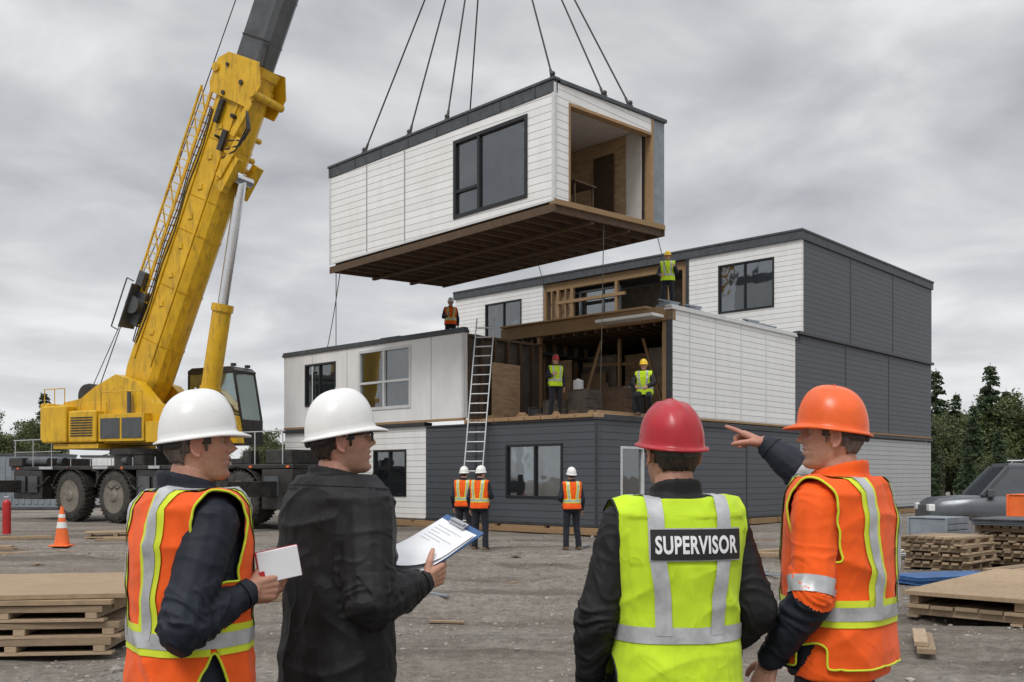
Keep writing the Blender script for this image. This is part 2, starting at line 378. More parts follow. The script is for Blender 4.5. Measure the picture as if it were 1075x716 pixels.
def hat(parent,HM,m,hi,strapm):
    n=56 if hi else 28;mb=MB();rs=[]
    def rim(a,ex):
        s,c=math.sin(a),math.cos(a);w=.099+ex;f=(.113 if c>0 else .116)+ex
        pk=(.030*max(0,c)**3 if ex>.004 else 0)
        return V((w*s,(f+pk)*c,0))
    z0=.130
    prof=[(.0145,-.007),(.0135,-.001),(.004,.002),(0,.008)]
    for ex,dz in prof: rs.append([V((p.x,p.y,z0+dz+.012*math.cos(2*math.pi*j/n)-(.012*max(0,math.cos(2*math.pi*j/n))**3 if ex>.01 else 0))) for j in range(n) for p in [rim(2*math.pi*j/n,ex)]])
    K=16 if hi else 9
    for i in range(1,K+1):
        ph=math.pi/2*i/K;r=math.cos(ph)**.80 if i<K else .02;h=.008+.131*math.sin(ph)**.95
        R=[]
        for j in range(n):
            a=2*math.pi*j/n;p=rim(a,0)*r;rid=.006*(math.exp(-(p.x/.012)**2)+.7*math.exp(-((abs(p.x)-.040)/.007)**2))*min(1,max(0,(h-.05)/.05))
            R.append(V((p.x,p.y,z0+h+.012*math.cos(a)*r+rid)))
        rs.append(R)
    mb.loft(rs,cap=False);mb.add(rs[-1],[tuple(range(n))],0,True)
    mb.v=[tuple(HM@V(v)) for v in mb.v]
    o=mb.obj('hard_hat',m,parent);s=o.modifiers.new('s','SOLIDIFY');s.thickness=.004;s.offset=-1
    mb=MB();rows=[]
    for i in range(25):
        a=math.radians(75+i*(210/24));rr=[]
        for z in(.094,.120):
            p=hp(z,a);p=V((p.x*1.10,p.y*1.08,z+(.012 if math.cos(a)>-.5 else 0)));rr.append(HM@p)
        rows.append(rr)
    mb.grid(rows);mb.ball(HM@V((0,-.110,.107)),.016,6,(1,.6,1))
    o=mb.obj('helmet_headband',strapm,parent);s=o.modifiers.new('s','SOLIDIFY');s.thickness=.003
def person(label,pos,face,scale,arms,jacket='navy',vest=None,hatm='hatw',hyaw=0,hpitch=0,hi=True,dz=0,legs=None,stripes='lime',hairm='hair',
           jm=None,jamp=.012,glasses=False,text=None,hem=.86,name='person',seed=1,group=None,bulk=0,tilt=0,lean=0,HS=1.07,beard=.35):
    P=thing('person',label,'person',pos,math.radians(face-90),group,scale)
    vx=.0038 if hi else .009
    b=MB();HM=Matrix.Translation((0,.022+lean*.5,1.548-dz))@Matrix.Translation((0,-.03,-.02))@Matrix.Rotation(math.radians(hyaw),4,'Z')@Matrix.Rotation(math.radians(hpitch),4,'X')@Matrix.Rotation(math.radians(tilt),4,'Y')@Matrix.Translation((0,.03,.02))@Matrix.Scale(HS,4)
    R3=HM.to_quaternion().to_matrix()
    rs=head_rings(64 if hi else 34,72 if hi else 40);b.loft([[HM@p for p in r] for r in rs])
    b.limb([(0,-.02+lean*.4,1.43-dz),HM@V((0,-.022,.035))],[.070,.064])
    for sx in(-1,1):
        c=V((sx*.078,-.012,.102))
        b.ball(HM@c,.032,6,(.28,.55,1.0),rot=R3)
        pts=[HM@(c+V((sx*.009,-.018*math.cos(t)-.001,.032*math.sin(t)))) for t in np.linspace(-1.7,2.6,9)]
        b.limb(pts,[.0052]*9,6)
    torso(b,-.012,.86,1.52,dz,lean=lean)
    L=legs or {1:((.095,0,.9),(.115,.02,.50),(.13,-.01,.09)),-1:((-.095,0,.9),(-.115,.03,.50),(-.13,0,.09))}
    for sx in(-1,1):
        h,k,a=L[sx];b.limb([h,k,a],[.075,.052,.035])
    A={}
    for sx in(-1,1):
        S=V((sx*.172,-.005+lean*.43,1.425-dz))
        a=arms.get(sx) or dict(e=(sx*.245,-.03,1.13),w=(sx*.25,.05,.88),d=(0,.15,-1),n=(-sx,0,0),t=(0,1,0),c=.35)
        A[sx]=(S,V(a['e']),V(a['w']));b.limb([S,V(a['e']),V(a['w'])],[.05,.042,.028])
        hand(b,a['w'],a.get('d',V(a['w'])-V(a['e'])),a['n'],a['t'],a['c'],a.get('tc',.5),1.04 if hi else 1.15)
    me=remesh(b,vx,1);me.materials.append(M['skin'])
    IM=HM.inverted();ca=me.color_attributes.new('facemask','FLOAT_COLOR','POINT');buf=[]
    for v in me.vertices:
        r=g=bl=0.
        if v.co.z>1.5-dz:
            c=IM@v.co;ax=abs(c.x)
            if -.03<c.z<.15:
                lip=math.exp(-(c.x/.02)**2-((c.z-.0545)/.0095)**2)*(c.y>.06)
                r=beard*(1-min(1,max(0,(c.z-.066)/.022)))*min(1,max(0,(c.y+.02)/.03))*(1-lip)
                if c.z<0: r*=max(0,1+c.z/.03)
                g=lip+.35*math.exp(-((ax-.045)/.015)**2-((c.z-.085)/.014)**2)*(c.y>0)+.4*math.exp(-(c.x/.014)**2-((c.z-.09)/.01)**2)*(c.y>.09)+.5*(ax>.078)
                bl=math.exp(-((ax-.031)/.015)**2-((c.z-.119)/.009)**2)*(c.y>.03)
        buf+= [r,g,bl,1.]
    ca.data.foreach_set('color',buf)
    o=D.objects.new('body',me);COL.objects.link(o);o.parent=P
    for sx in(-1,1):
        e=MB();c=V((sx*.031,.0585,.119));e.ball(HM@c,.0130,8,rot=R3)
        for fi,f in enumerate(e.f):
            cc=sum((V(e.v[i]) for i in f),V())/len(f);dd=(cc-HM@c).normalized()
            if dd.dot(R3@V((0,1,0)))>.88:e.m[fi]=1
        e.obj('eye',[M['eyew'],M['eyei']],P)
        e=MB();pts=[]
        for x in np.linspace(.014,.048,5):
            th=math.asin(min(1,(x/np.interp(.139,ZK,HW))**(2.25/2)));p=hp(.137+.004*math.sin((x-.014)*90),sx*th);pts.append(HM@(p*1.01))
        e.limb(pts,[.0036]*5,6);e.obj('eyebrow',M[hairm],P)
    hm=MB();rows=[]
    g=head_rings(44,80)
    for r in g:
        rr=[]
        for p in r:
            lim=.040 if p.y<-.045 else (.070 if p.y<-.018 else (.080 if p.y<.022 else 9))
            if abs(p.x)>.06 and -.03<p.y<.008 and p.z<.132: lim=9
            lim+=.008*noise.noise(p*120)
            if p.z>lim and p.z<.21:
                q=V((p.x,p.y,0)).normalized()*(.004+.005*noise.noise(V((p.x*140,p.y*140,p.z*40)))+ (.003 if p.z>lim+.012 else -.003));rr.append(HM@(p+q))
            else: rr.append(None)
        rr.append(rr[0]);rows.append(rr)
    hm.grid(rows);o=hm.obj('hair',M[hairm],P)
    hat(P,HM,M[hatm],hi,M['strap'])
    j=MB();torso(j,.016+bulk,hem,1.50,dz,(lambda z:.012*(1.0-z)/.14 if z<1.0 else 0),lean)
    ab=bulk*.7
    for sx in(-1,1):
        S,E,W=A[sx];mid=(S+E)/2;m2=(E+W)/2;ws=W+(E-W).normalized()*.012
        j.limb([S+V((-sx*.05,0,.012)),S,mid,E,m2,ws],[.070,.078+ab,.070+ab,.062+ab,.056+ab,.043])
    cyb=-.018+lean*.45
    j.loft([ring(1.44-dz,cyb,.095,.088),ring(1.50-dz,cyb-.002,.086,.083,sl=.12),ring(1.548-dz,cyb-.004,.083,.084,sl=.22),ring(1.562-dz,cyb-.004,.078,.080,sl=.25),ring(1.560-dz,cyb-.004,.060,.064,sl=.2)])
    me=remesh(j,.0062 if hi else .014,3 if hi else 1);displace(me,folds(jamp,seed,(lambda c:.25 if c.z>1.50-dz else 1),A))
    ms=[M[jacket]]+([M[x] for x in jm[0]] if jm else [])
    for x in ms: me.materials.append(x)
    if jm:
        for p in me.polygons: p.material_index=jm[1](p.center,A)
    o=D.objects.new('jacket',me);COL.objects.link(o);o.parent=P
    jb=bvh_of(me)
    if hi:
        q=MB();rows=[]
        for i in range(61):
            t=2*math.pi*i/60;rd=V((math.cos(t),math.sin(t),0));rows.append([(V((0,cyb,1.508-dz+e-.12*.08*math.sin(t)))+rd*.3,-rd) for e in(-.004,.004)])
        strip(jb,rows,.003,q)
        if q.f:q.obj('collar_seam',M[jacket],P,fix=False)
        for sx in(-1,1):
            S,E,W=A[sx];ax=(W-E).normalized();a=ax.cross(V((0,.3,1))).normalized();bb=ax.cross(a);c=E.lerp(W,.93);rows=[]
            for i in range(33):
                t=2*math.pi*i/32;rd=a*math.cos(t)+bb*math.sin(t);rows.append([(c+ax*.03*e+rd*.09,-rd) for e in(-.5,.5)])
            q=MB();strip(jb,rows,.004,q)
            if q.f:q.obj('cuff',M['navy' if jm else jacket],P,fix=False)
    if vest:
        v=MB();torso(v,.036+bulk,.86,1.475,dz,(lambda z:.016*(1.1-z)/.24 if z<1.1 else 0),lean)
        for sx in(-1,1):
            S=A[sx][0];v.limb([V((sx*.07,S.y,1.43-dz)),V((sx*.165,S.y,1.425-dz))],[.088,.097+bulk]);v.limb([V((sx*.150,S.y,1.27-dz)),S],[.085,.097+bulk])
        me=remesh(v,.0062 if hi else .014,4 if hi else 1)
        fl=(lambda c:.15 if (text and c.y<0 and 1.30<c.z<1.45 and abs(c.x)<.19) else 1)
        displace(me,folds(.012 if hi else .006,seed+4,fl))
        bm=bmesh.new();bm.from_mesh(me)
        def kill(c): return abs(c.x)>.214+bulk-max(0,(1.42-dz-c.z))*.06*(c.z>1.25-dz) or (V((c.x,c.y+.01,0)).length<.092 and c.z>1.46-dz) or c.z<.905-dz
        dele=[f for f in bm.faces if kill(f.calc_center_median())]
        bmesh.ops.delete(bm,geom=dele,context='FACES')
        for _ in range(6):
            bv=[vv for vv in bm.verts if vv.is_boundary]
            nw={}
            for vv in bv:
                nb=[e.other_vert(vv) for e in vv.link_edges if e.is_boundary]
                if len(nb)==2: nw[vv]=(nb[0].co+nb[1].co)*.25+vv.co*.5
            for vv,c in nw.items(): vv.co=c
        if hi:
            bt=MB()
            for e in bm.edges:
                if e.is_boundary: bt.cyl(e.verts[0].co,e.verts[1].co,.0040,n=6,caps=False)
        bm.to_mesh(me);bm.free()
        me.materials.append(M[vest]);o=D.objects.new('vest',me);COL.objects.link(o);o.parent=P
        if hi and bt.f: bt.obj('edge_binding',M['limet' if stripes=='lime' else 'blktxt'],P,fix=False)
        s=o.modifiers.new('s','SOLIDIFY');s.thickness=.004
        vb=bvh_of(me)
        zb=1.08
        def add(fn,m,nm):
            q=MB();fn(q)
            if q.f: q.obj(nm,M[m],P,fix=False)
        xf=lambda sx:(lambda z:sx*np.interp(z,[1.0,1.2,1.36],[.085,.092,.115]))
        if stripes=='lime':
            add(lambda q:hstripe(vb,zb-dz,.088,.004,q),'limet','vest_band');add(lambda q:hstripe(vb,zb-dz,.045,.007,q),'refl','reflective_stripe')
            for sx in(-1,1):
                add(lambda q:vstripe(vb,xf(sx),.078,.005,q,zb,dz),'limet','vest_band');add(lambda q:vstripe(vb,xf(sx),.040,.008,q,zb,dz),'refl','reflective_stripe')
        else:
            add(lambda q:hstripe(vb,zb-dz,.052,.004,q),'refl','reflective_stripe')
            for sx in(-1,1): add(lambda q:vstripe(vb,xf(sx),.05,.006,q,zb,dz),'refl','reflective_stripe')
        if text:
            zc=1.368;hw=.150;hh=.048;xo=.018
            def panel(q,hw,hh,off):
                strip(vb,[[((x+xo,-.6,zc+e*hh),(0,1,0)) for x in np.linspace(-hw,hw,25)] for e in np.linspace(-1,1,9)],off,q)
            q=MB();panel(q,hw+.004,hh+.004,.008);q.obj('panel_border',M['refl'],P,fix=False)
            q=MB();panel(q,hw,hh,.0115);pn=q.obj('name_panel',M['blktxt'],P,fix=False)
            tb=bvh_of(pn.data)
            cu=D.curves.new('t','FONT');cu.body=text;cu.size=.07;cu.offset=.0022;cu.space_character=1.08;cu.align_x='CENTER';cu.resolution_u=4;to=D.objects.new('t',cu);COL.objects.link(to)
            dg=bpy.context.evaluated_depsgraph_get();tm=D.meshes.new_from_object(to.evaluated_get(dg));D.objects.remove(to)
            xs=[v.co.x for v in tm.vertices];ys=[v.co.y for v in tm.vertices]
            kx=.278/(max(xs)-min(xs));ky=.058/(max(ys)-min(ys));cx=(max(xs)+min(xs))/2;cy=(max(ys)+min(ys))/2
            bm=bmesh.new();bm.from_mesh(tm);bmesh.ops.triangulate(bm,faces=bm.faces)
            bmesh.ops.subdivide_edges(bm,edges=[e for e in bm.edges if e.calc_length()>.012],cuts=2)
            for vv in bm.verts:
                x=(vv.co.x-cx)*kx+xo;z=zc+(vv.co.y-cy)*ky;h=tb.ray_cast(V((x,-.6,z)),V((0,1,0)),2)
                vv.co=V((x,(h[0].y if h[0] else -.16)-.0025,z))
            bm.to_mesh(tm);bm.free();tm.materials.append(M['whitetxt']);tm.name='lettering'
            o=D.objects.new('lettering',tm);COL.objects.link(o);o.parent=P
    if jm and len(jm)>2:
        for sx,u0,w,m in jm[2]:
            S,E,W=A[sx];ax=(E-S).normalized();c=S.lerp(E,u0);a=ax.cross(V((0,1,0))).normalized();bb=ax.cross(a)
            rows=[]
            for i in range(49):
                t=2*math.pi*i/48;rd=a*math.cos(t)+bb*math.sin(t);rows.append([(c+ax*w*e+rd*.125,-rd) for e in(-.5,-.17,.17,.5)])
            q=MB();strip(jb,rows,.004,q)
            if q.f:q.obj('sleeve_band',M[m],P,fix=False)
    t=MB();torso(t,.000,.84,.96,dz)
    for sx in(-1,1):
        h,k,a=L[sx];h=V(h);k=V(k);a=V(a)
        t.limb([h,h.lerp(k,.5),k,a.lerp(k,.3),a+V((0,0,.0))],[.100,.090,.076,.070,.070])
    me=remesh(t,.010 if hi else .014,3 if hi else 1);displace(me,folds(.008,seed+9));me.materials.append(M['trous'])
    o=D.objects.new('trousers',me);COL.objects.link(o);o.parent=P
    for sx in(-1,1):
        a=V(L[sx][2]);q=MB();q.limb([a+V((0,0,.03)),a+V((0,0,-.02))],[.055,.055]);q.limb([a+V((0,-.03,-.045)),a+V((0,.12,-.05))],[.044,.04]);q.box(a.x-.05,a.y-.08,a.z-.09,a.x+.05,a.y+.17,a.z-.065)
        me=remesh(q,.010,2);me.materials.append(M['boot']);o=D.objects.new('boot',me);COL.objects.link(o);o.parent=P
    if glasses:
        q=MB()
        for sx in(-1,1):
            pts=[HM@V((sx*(.034+.026*math.cos(t)),.101-.013*(.5+.5*math.cos(t)),.114+.018*math.sin(t))) for t in np.linspace(0,2*math.pi,17)];q.tube(pts,.0030,6)
            q.tube([HM@V((sx*.060,.088,.121)),HM@V((sx*.082,.055,.121)),HM@V((sx*.088,-.012,.119))],.0036,6)
        q.tube([HM@V((-.009,.104,.118)),HM@V((.009,.104,.118))],.0026,6)
        q.obj('glasses',M['blk'],P)
    return P,HM
def PM(P): return Matrix.Translation(P.location)@Matrix.Rotation(P.rotation_euler[2],4,'Z')@Matrix.Scale(P.scale[0],4)
def px(x,Y): return (x-537.5)/1022*Y
p1,_=person('man in white hard hat, orange vest over navy jacket, holding notebook',(px(203,3.1),3.1,0),38,1.025,
 {1:dict(e=(.250,-.125,1.125),w=(.185,.100,1.215),d=(-.05,1,.05),n=(-1,.1,.1),t=(0,.0,1),c=[.65,.7,.75,.8],tc=.5),
  -1:dict(e=(-.23,-.01,1.13),w=(-.07,.19,1.17),d=(.5,.8,.1),n=(.6,-.3,.6),t=(-.2,.2,.9),c=.5)},
 'navy','orange','hatw',hyaw=-14,hpitch=3,hairm='hairg',seed=2,hem=.86,bulk=.006,HS=1.03,beard=.4)
p2,_=person('man in white hard hat, glasses and black jacket holding clipboard',(px(356,3.5),3.5,0),42,1.038,
 {1:dict(e=(.275,-.06,1.13),w=(.19,.225,1.175),d=(-.1,.93,.25),n=(-1,.1,.25),t=(-.1,-.1,1),c=[.6,.65,.7,.75],tc=.6),
  -1:dict(e=(-.24,.02,1.12),w=(-.10,.25,1.20),d=(.35,.9,.1),n=(.2,0,1),t=(-.9,.3,.1),c=.3)},
 'black',None,'hatw',hyaw=-22,hpitch=6,glasses=True,seed=5,jamp=.014,bulk=.030,hem=.80,beard=.5)
sup,_=person('supervisor in red hard hat and lime vest seen from behind',(px(707,3.28),3.28,0),100,1.01,
 {-1:dict(e=(-.270,-.02,1.13),w=(-.275,.06,.89),d=(0,.2,-1),n=(1,0,0),t=(0,1,0),c=.4),
  1:dict(e=(.275,-.05,1.14),w=(.24,.14,.98),d=(-.5,.7,-.4),n=(-.8,-.3,0),t=(0,.4,.8),c=.6)},
 'black','lime','hatr',hyaw=6,hpitch=3,stripes='silver',seed=8,text='SUPERVISOR',bulk=.006,jamp=.012,hem=.86)
def jm4(c,A):
    for s in(1,-1):
        S,E,W=A[s]
        ax=(W-E);u=(c-E).dot(ax)/ax.length_squared
        dist=(c-(E+ax*max(0,min(1,u)))).length
        if u>.02 and dist<.095: return 1
    return 0
p4,_=person('man in orange hard hat and orange hi-vis jacket pointing ahead',(px(878,3.5),3.5,0),140,1.05,
 {1:dict(e=(.215,.205,1.525),w=(.185,.345,1.645),d=(-.15,.80,.42),n=(-.1,.3,-1),t=(-1,0,-.1),c=[.05,1.15,1.25,1.3],tc=.8),
  -1:dict(e=(-.26,-.02,1.14),w=(-.24,.13,.91),d=(0,.35,-1),n=(1,0,0),t=(0,1,0),c=.45)},
 'orange','orange','hato',hyaw=20,hpitch=3,hairm='hairg',jm=(['navy'],jm4,[(-1,.90,.055,'refl'),(1,.86,.055,'refl')]),seed=11,bulk=.008,hem=.86,HS=1.04,beard=.45)
def held(nm,label,cat,P,local):
    e=thing(nm,label,cat);e.matrix_world=PM(P)@local;return e
e=held('notebook','small white notebook held in one hand','notebook',p1,Matrix.Translation((.190,.198,1.290))@Matrix.Rotation(math.radians(-10),4,'Z')@Matrix.Rotation(math.radians(10),4,'X'))
q=MB();q.box(-.005,-.064,-.048,.005,.064,.048);q.obj('pages',M['paper'],e,.002)
q=MB();q.box(-.0085,-.067,-.050,-.0055,.067,.050);q.box(.0055,-.067,-.050,.0080,-.050,-.01);q.obj('cover',M['redp'],e)
e=held('clipboard','blue clipboard with loose white papers held at chest height','clipboard',p2,Matrix.Translation((.075,.335,1.285))@Matrix.Rotation(math.radians(-14),4,'Z')@Matrix.Rotation(math.radians(30),4,'X')@Matrix.Rotation(math.radians(16),4,'Y'))
q=MB();q.box(-.128,-.165,-.004,.128,.165,0);q.obj('board',M['blue'],e,.001)
for k in range(4):
    q=MB();rows=[];sk=(0,.014,-.012,.008)[k];rt=(0,.07,-.06,.03)[k]
    for i in range(13):
        y=-.165+.30*i/12;lift=max(0,-y-.0);r=[]
        for x in np.linspace(-.112,.112,11): r.append(V((x+sk-y*rt,y+x*rt-.003*k,.002+k*.0022+.75*lift**2*(.5+k*.65)+.10*max(0,x-.03)*max(0,-y)*10*k*.5+.002*math.sin(x*30+k))))
        rows.append(r)
    q.grid(rows);q.obj('paper_sheet',M['paper'],e,fix=False)
q=MB()
for i in range(6): q.box(-.08,.095-.016*i,.0112,.08-.05*(i%3),.0962-.016*i,.0118)
q.obj('printed_text',M['ink'],e)
q=MB();q.box(-.05,.125,.012,.05,.155,.018);q.cyl((-.045,.14,.02),(.045,.14,.02),.006);q.obj('clip',M['steel'],e,.001)
# ------------------------------------------------------------ building frame
ANG=math.atan2(.736,.677)
Rv=V((.677,.736,0));Lv=V((-.736,.677,0));C1=V((2.31,26.4,0))
def bw(s,t,z): return C1+Rv*s+Lv*t+V((0,0,z))
B=thing('modular_building','three-storey modular building with white and dark siding under assembly','building',C1,ANG)
def wall(mb,ax,c,a0,a1,z0,z1,th,holes=(),mi=0):
    us=sorted({a0,a1}|{h[0] for h in holes}|{h[1] for h in holes});zs=sorted({z0,z1}|{h[2] for h in holes}|{h[3] for h in holes})
    for i in range(len(us)-1):
        for k in range(len(zs)-1):
            um=(us[i]+us[i+1])/2;zm=(zs[k]+zs[k+1])/2
            if any(h[0]<um<h[1] and h[2]<zm<h[3] for h in holes): continue
            if ax=='y': mb.box(c,us[i],zs[k],c+th,us[i+1],zs[k+1],mi)
            else: mb.box(us[i],c,zs[k],us[i+1],c+th,zs[k+1],mi)
def window(parent,ax,c,a0,a1,z0,z1,mull=(),trans=(),fm='blk',fw=.07,warp=None,inset=.05,glassm='glass'):
    g=MB()
    bx=(lambda mb,u0,u1,za,zb,d0,d1:mb.box(c+d0,u0,za,c+d1,u1,zb)) if ax=='y' else (lambda mb,u0,u1,za,zb,d0,d1:mb.box(u0,c+d0,za,u1,c+d1,zb))
    bx(g,a0+.02,a1-.02,z0+.02,z1-.02,inset,inset+.012);go=g.obj('window',M[glassm],parent,warp=warp)
    f=MB();d0,d1=-.03,.09
    bx(f,a0-.03,a0+fw-.03,z0-.03,z1+.03,d0,d1);bx(f,a1-fw+.03,a1+.03,z0-.03,z1+.03,d0,d1)
    bx(f,a0+fw-.03,a1-fw+.03,z0-.03,z0+fw-.03,d0,d1);bx(f,a0+fw-.03,a1-fw+.03,z1-fw+.03,z1+.03,d0,d1)
    for m in mull: bx(f,m-fw*.45,m+fw*.45,z0+fw-.03,z1-fw+.03,d0+.01,d1-.01)
    for (u0,u1,z) in trans: bx(f,u0+.03,u1-.03,z-fw*.4,z+fw*.4,d0+.015,d1-.015)
    f.obj('frame',M[fm],go,.006,warp=warp)
    return go
def part(nm,fn,mats,bevel=0,parent=B,warp=None):
    q=MB();fn(q);return q.obj(nm,mats,parent,bevel,warp=warp)
def parts(nm,boxes,m,bevel=0,parent=B,warp=None):
    for bx in boxes:
        q=MB();q.box(*bx);q.obj(nm,m,parent,bevel,warp=warp)
part('front_wall',lambda q:wall(q,'y',0,.0,6.87,.25,3.14,.15,[(1.24,3.35,1.0,2.5)]),M['dsid'])
part('front_wall',lambda q:wall(q,'y',.04,6.87,14.7,.25,3.2,.15,[(7.88,9.49,.97,2.45),(12.3,13.6,.97,2.45)]),M['wsid'])
part('side_wall',lambda q:wall(q,'x',0,.155,12,.25,3.14,.15,[(1.09,2.15,.4,2.41)]),M['dsid'])
part('side_wall',lambda q:wall(q,'x',.03,12,25.2,.25,3.14,.15,[]),M['gsid'])
def inner(q):
    q.box(.2,.2,.18,25,14.6,.24);q.box(1.6,.3,.25,1.7,14.5,3.1,1);q.box(.2,14.55,.25,25,14.7,3.2,0);q.box(25.05,.2,.25,25.2,18,10.2,0);q.box(.25,6.8,.25,1.6,6.9,3.1,1)
    q.box(1.72,1.6,.25,12,1.7,3.1,1)
part('inner_wall',inner,[M['wpan'],M['int']])
def trims(q):
    q.box(-.05,-.05,3.145,12.0,6.87,3.2);q.box(-.06,6.9,3.205,.3,14.75,3.32)
    q.box(.25,-.05,3.2,25.25,.13,3.3);q.box(-.03,-.03,.2,-.002,6.87,.29);q.box(-.02,-.03,.2,25.2,-.002,.29)
    q.box(-.03,-.03,.29,.002,.06,3.14)
part('flashing',trims,M['trimd'],.006)
parts('base_timber',[(-.12,t,0,.5,t+1.7,.19) for t in np.arange(-.1,14,1.9)]+[(s,-.12,0,s+1.7,.3,.185) for s in np.arange(.7,24,1.9)]+[(-.2,-.2,.0,-.13,14.7,.14)],M['wood'],.01)
def deck(q): q.box(-.04,-.04,3.205,3.7,5.1,3.33);q.box(3.7,.2,3.205,12,14.5,3.36)
part('terrace_deck',deck,M['ply'],.005)
parts('deck_edging',[(-.10,t,3.22,-.045,t+.58,3.31) for t in np.arange(.1,5.0,.62)],M['wood'])
part('base_curb',lambda q:[q.box(-.02,5.15,3.325,.1,14.7,3.395),q.box(.1,-.02,3.335,25.2,.1,3.40)],M['wood'])
part('front_wall',lambda q:wall(q,'y',0,5.14,14.7,3.4,6.02,.15,[(7.6,10.25,3.85,5.85),(11.58,13.34,4.15,5.62)]),M['wpan'])
parts('panel_seam',[(-.012,t,3.42,-.001,t+.05,6.0) for t in(6.6,10.9,12.9)]+[(.025,t,.3,.039,t+.05,3.18) for t in(10.4,11.9)]+[(-.02,5.14,3.4,-.001,5.24,6.02)]+[(s,-.012,3.42,s+.04,-.001,6.58) for s in(4.6,6.1,7.7,9.4)],M['trimw'])
parts('panel_seam',[(s,-.012,.3,s+.05,-.001,3.12) for s in(4.2,8.1)]+[(s,-.012,6.87,s+.05,-.001,10.18) for s in(16.3,20.6)]+[(s,.008,3.42,s+.05,.019,6.7) for s in(15.9,20.2)]+[(-.012,4.6,.3,-.001,4.65,3.12),(12.085,4.75,6.87,12.099,4.9,10.18)],M['trimd'])
part('roof_edge',lambda q:[q.box(-.05,5.1,6.02,.2,14.76,6.12),q.box(-.03,5.12,6.12,.17,14.74,6.19)],[M['memb']],.01)
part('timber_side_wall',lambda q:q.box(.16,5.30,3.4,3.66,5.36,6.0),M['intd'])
parts('wall_stud',[(s,5.15,3.48,s+.06,5.29,5.92) for s in np.arange(.2,3.6,.6)]+[(.16,5.15,3.4,3.66,5.3,3.47),(.16,5.15,5.93,3.66,5.29,6.01)],M['dwood'])
part('sheathing_panel',lambda q:[q.box(1.2,5.08,3.38,2.5,5.12,5.2)],M['ply'])
part('roof_deck',lambda q:[q.box(.16,5.4,5.75,12.0,14.7,5.82),q.box(12,14.7,3,25,18,3.1)],M['memb'])
def bay(q):
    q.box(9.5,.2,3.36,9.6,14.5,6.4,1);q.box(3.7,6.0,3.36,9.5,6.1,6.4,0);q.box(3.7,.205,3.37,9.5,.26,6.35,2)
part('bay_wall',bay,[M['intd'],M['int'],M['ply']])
parts('bay_partition',[(6.2,1.4,3.37,6.3,2.6,5.9),(6.8,4.4,3.37,6.9,5.9,5.9)],M['int'])
parts('bay_partition',[(7.2,2.9,3.37,7.3,4.3,5.9),(5.0,5.0,3.37,5.08,5.9,5.6)],M['ply'])
parts('timber_post',[(9.35,t,3.37,9.49,t+.06,6.3) for t in np.arange(.4,6,.6)]+[(3.72,t,3.34,3.86,t+.12,6.28) for t in (0.27,5.3)]+[(5.4,3.2,3.37,5.5,3.3,6.2),(4.6,.9,3.37,4.7,1.0,6.2)]+[(s,5.85,3.37,s+.06,5.99,6.3) for s in np.arange(4,9.4,.6)],M['wood'])
parts('ceiling_joist',[(3.85,t,6.2,11.9,t+.07,6.44) for t in np.arange(.3,6.9,.45)],M['dwood'])
for (a0,b0) in(((5.2,1.2,3.37),(5.3,2.2,6.1)),((4.4,4.2,3.37),(4.9,3.6,6.1)),((6.0,3.0,5.4),(6.0,5.2,5.5))):
    q=MB();q.beam(a0,b0,.05,.10);q.obj('brace',M['wood'],B)
part('roof_beam',lambda q:[q.box(3.62,-.01,6.29,3.84,7.0,6.70),q.box(3.45,.8,6.705,3.9,6.9,6.76)],M['wood'],.01)
part('soffit_board',lambda q:[q.box(3.0,.25,6.36,3.61,2.4,6.45)],M['wpan'],.01)
part('roof_slab',lambda q:[q.box(3.85,.02,6.445,12.05,7.0,6.68)],M['memb'])
part('side_wall',lambda q:wall(q,'x',0,3.68,11.6,3.405,6.6,.2,[]),M['wsid'])
part('roof_edge',lambda q:[q.box(3.6,-.05,6.6,11.7,.26,6.66),q.box(3.62,-.03,6.66,11.68,.22,6.74)],[M['trimw']],.01)
part('side_wall',lambda q:wall(q,'x',.02,11.6,25.2,3.405,6.72,.18,[]),M['dsid'])
part('flashing',lambda q:[q.box(11.8,-.09,6.725,25.3,.2,6.84),q.box(11.95,-.02,6.725,12.09,18,6.84),q.box(3.62,-.012,3.41,3.676,.2,6.6)],M['trimd'],.01)
part('front_wall',lambda q:wall(q,'y',12.1,0,4.9,6.85,10.2,.15,[(1.11,3.4,7.9,9.7)]),M['wsid'])
part('front_wall',lambda q:wall(q,'y',12.1,12.4,18,6.85,10.2,.15,[(13.7,15.95,8.0,9.7)]),M['wsid'])
part('side_wall',lambda q:wall(q,'x',0,12.26,25.2,6.85,10.2,.15,[]),M['dsid'])
part('roof_edge',lambda q:[q.box(12.02,-.06,10.2,12.3,18.1,10.5),q.box(12.3,-.06,10.2,25.28,.2,10.5),q.box(11.99,-.09,10.5,12.33,18.1,10.58),q.box(12.33,-.09,10.5,25.3,.2,10.58)],M['memb'],.01)
part('roof_deck',lambda q:q.box(12.3,.2,10.15,25,18,10.25),M['memb'])
parts('opening_timber',[(12.2,4.95,9.85,12.4,12.4,10.19),(12.15,5.1,7.5,12.28,12.2,7.6),(12.12,7.9,9.2,12.24,11.6,9.34)]+[(12.15,t,6.85,12.3,t+w,9.84) for t,w in((4.95,.14),(5.7,.08),(8.3,.14),(10.7,.16),(11.1,.07),(11.5,.14),(11.9,.07),(12.25,.14))],M['wood'],.008)
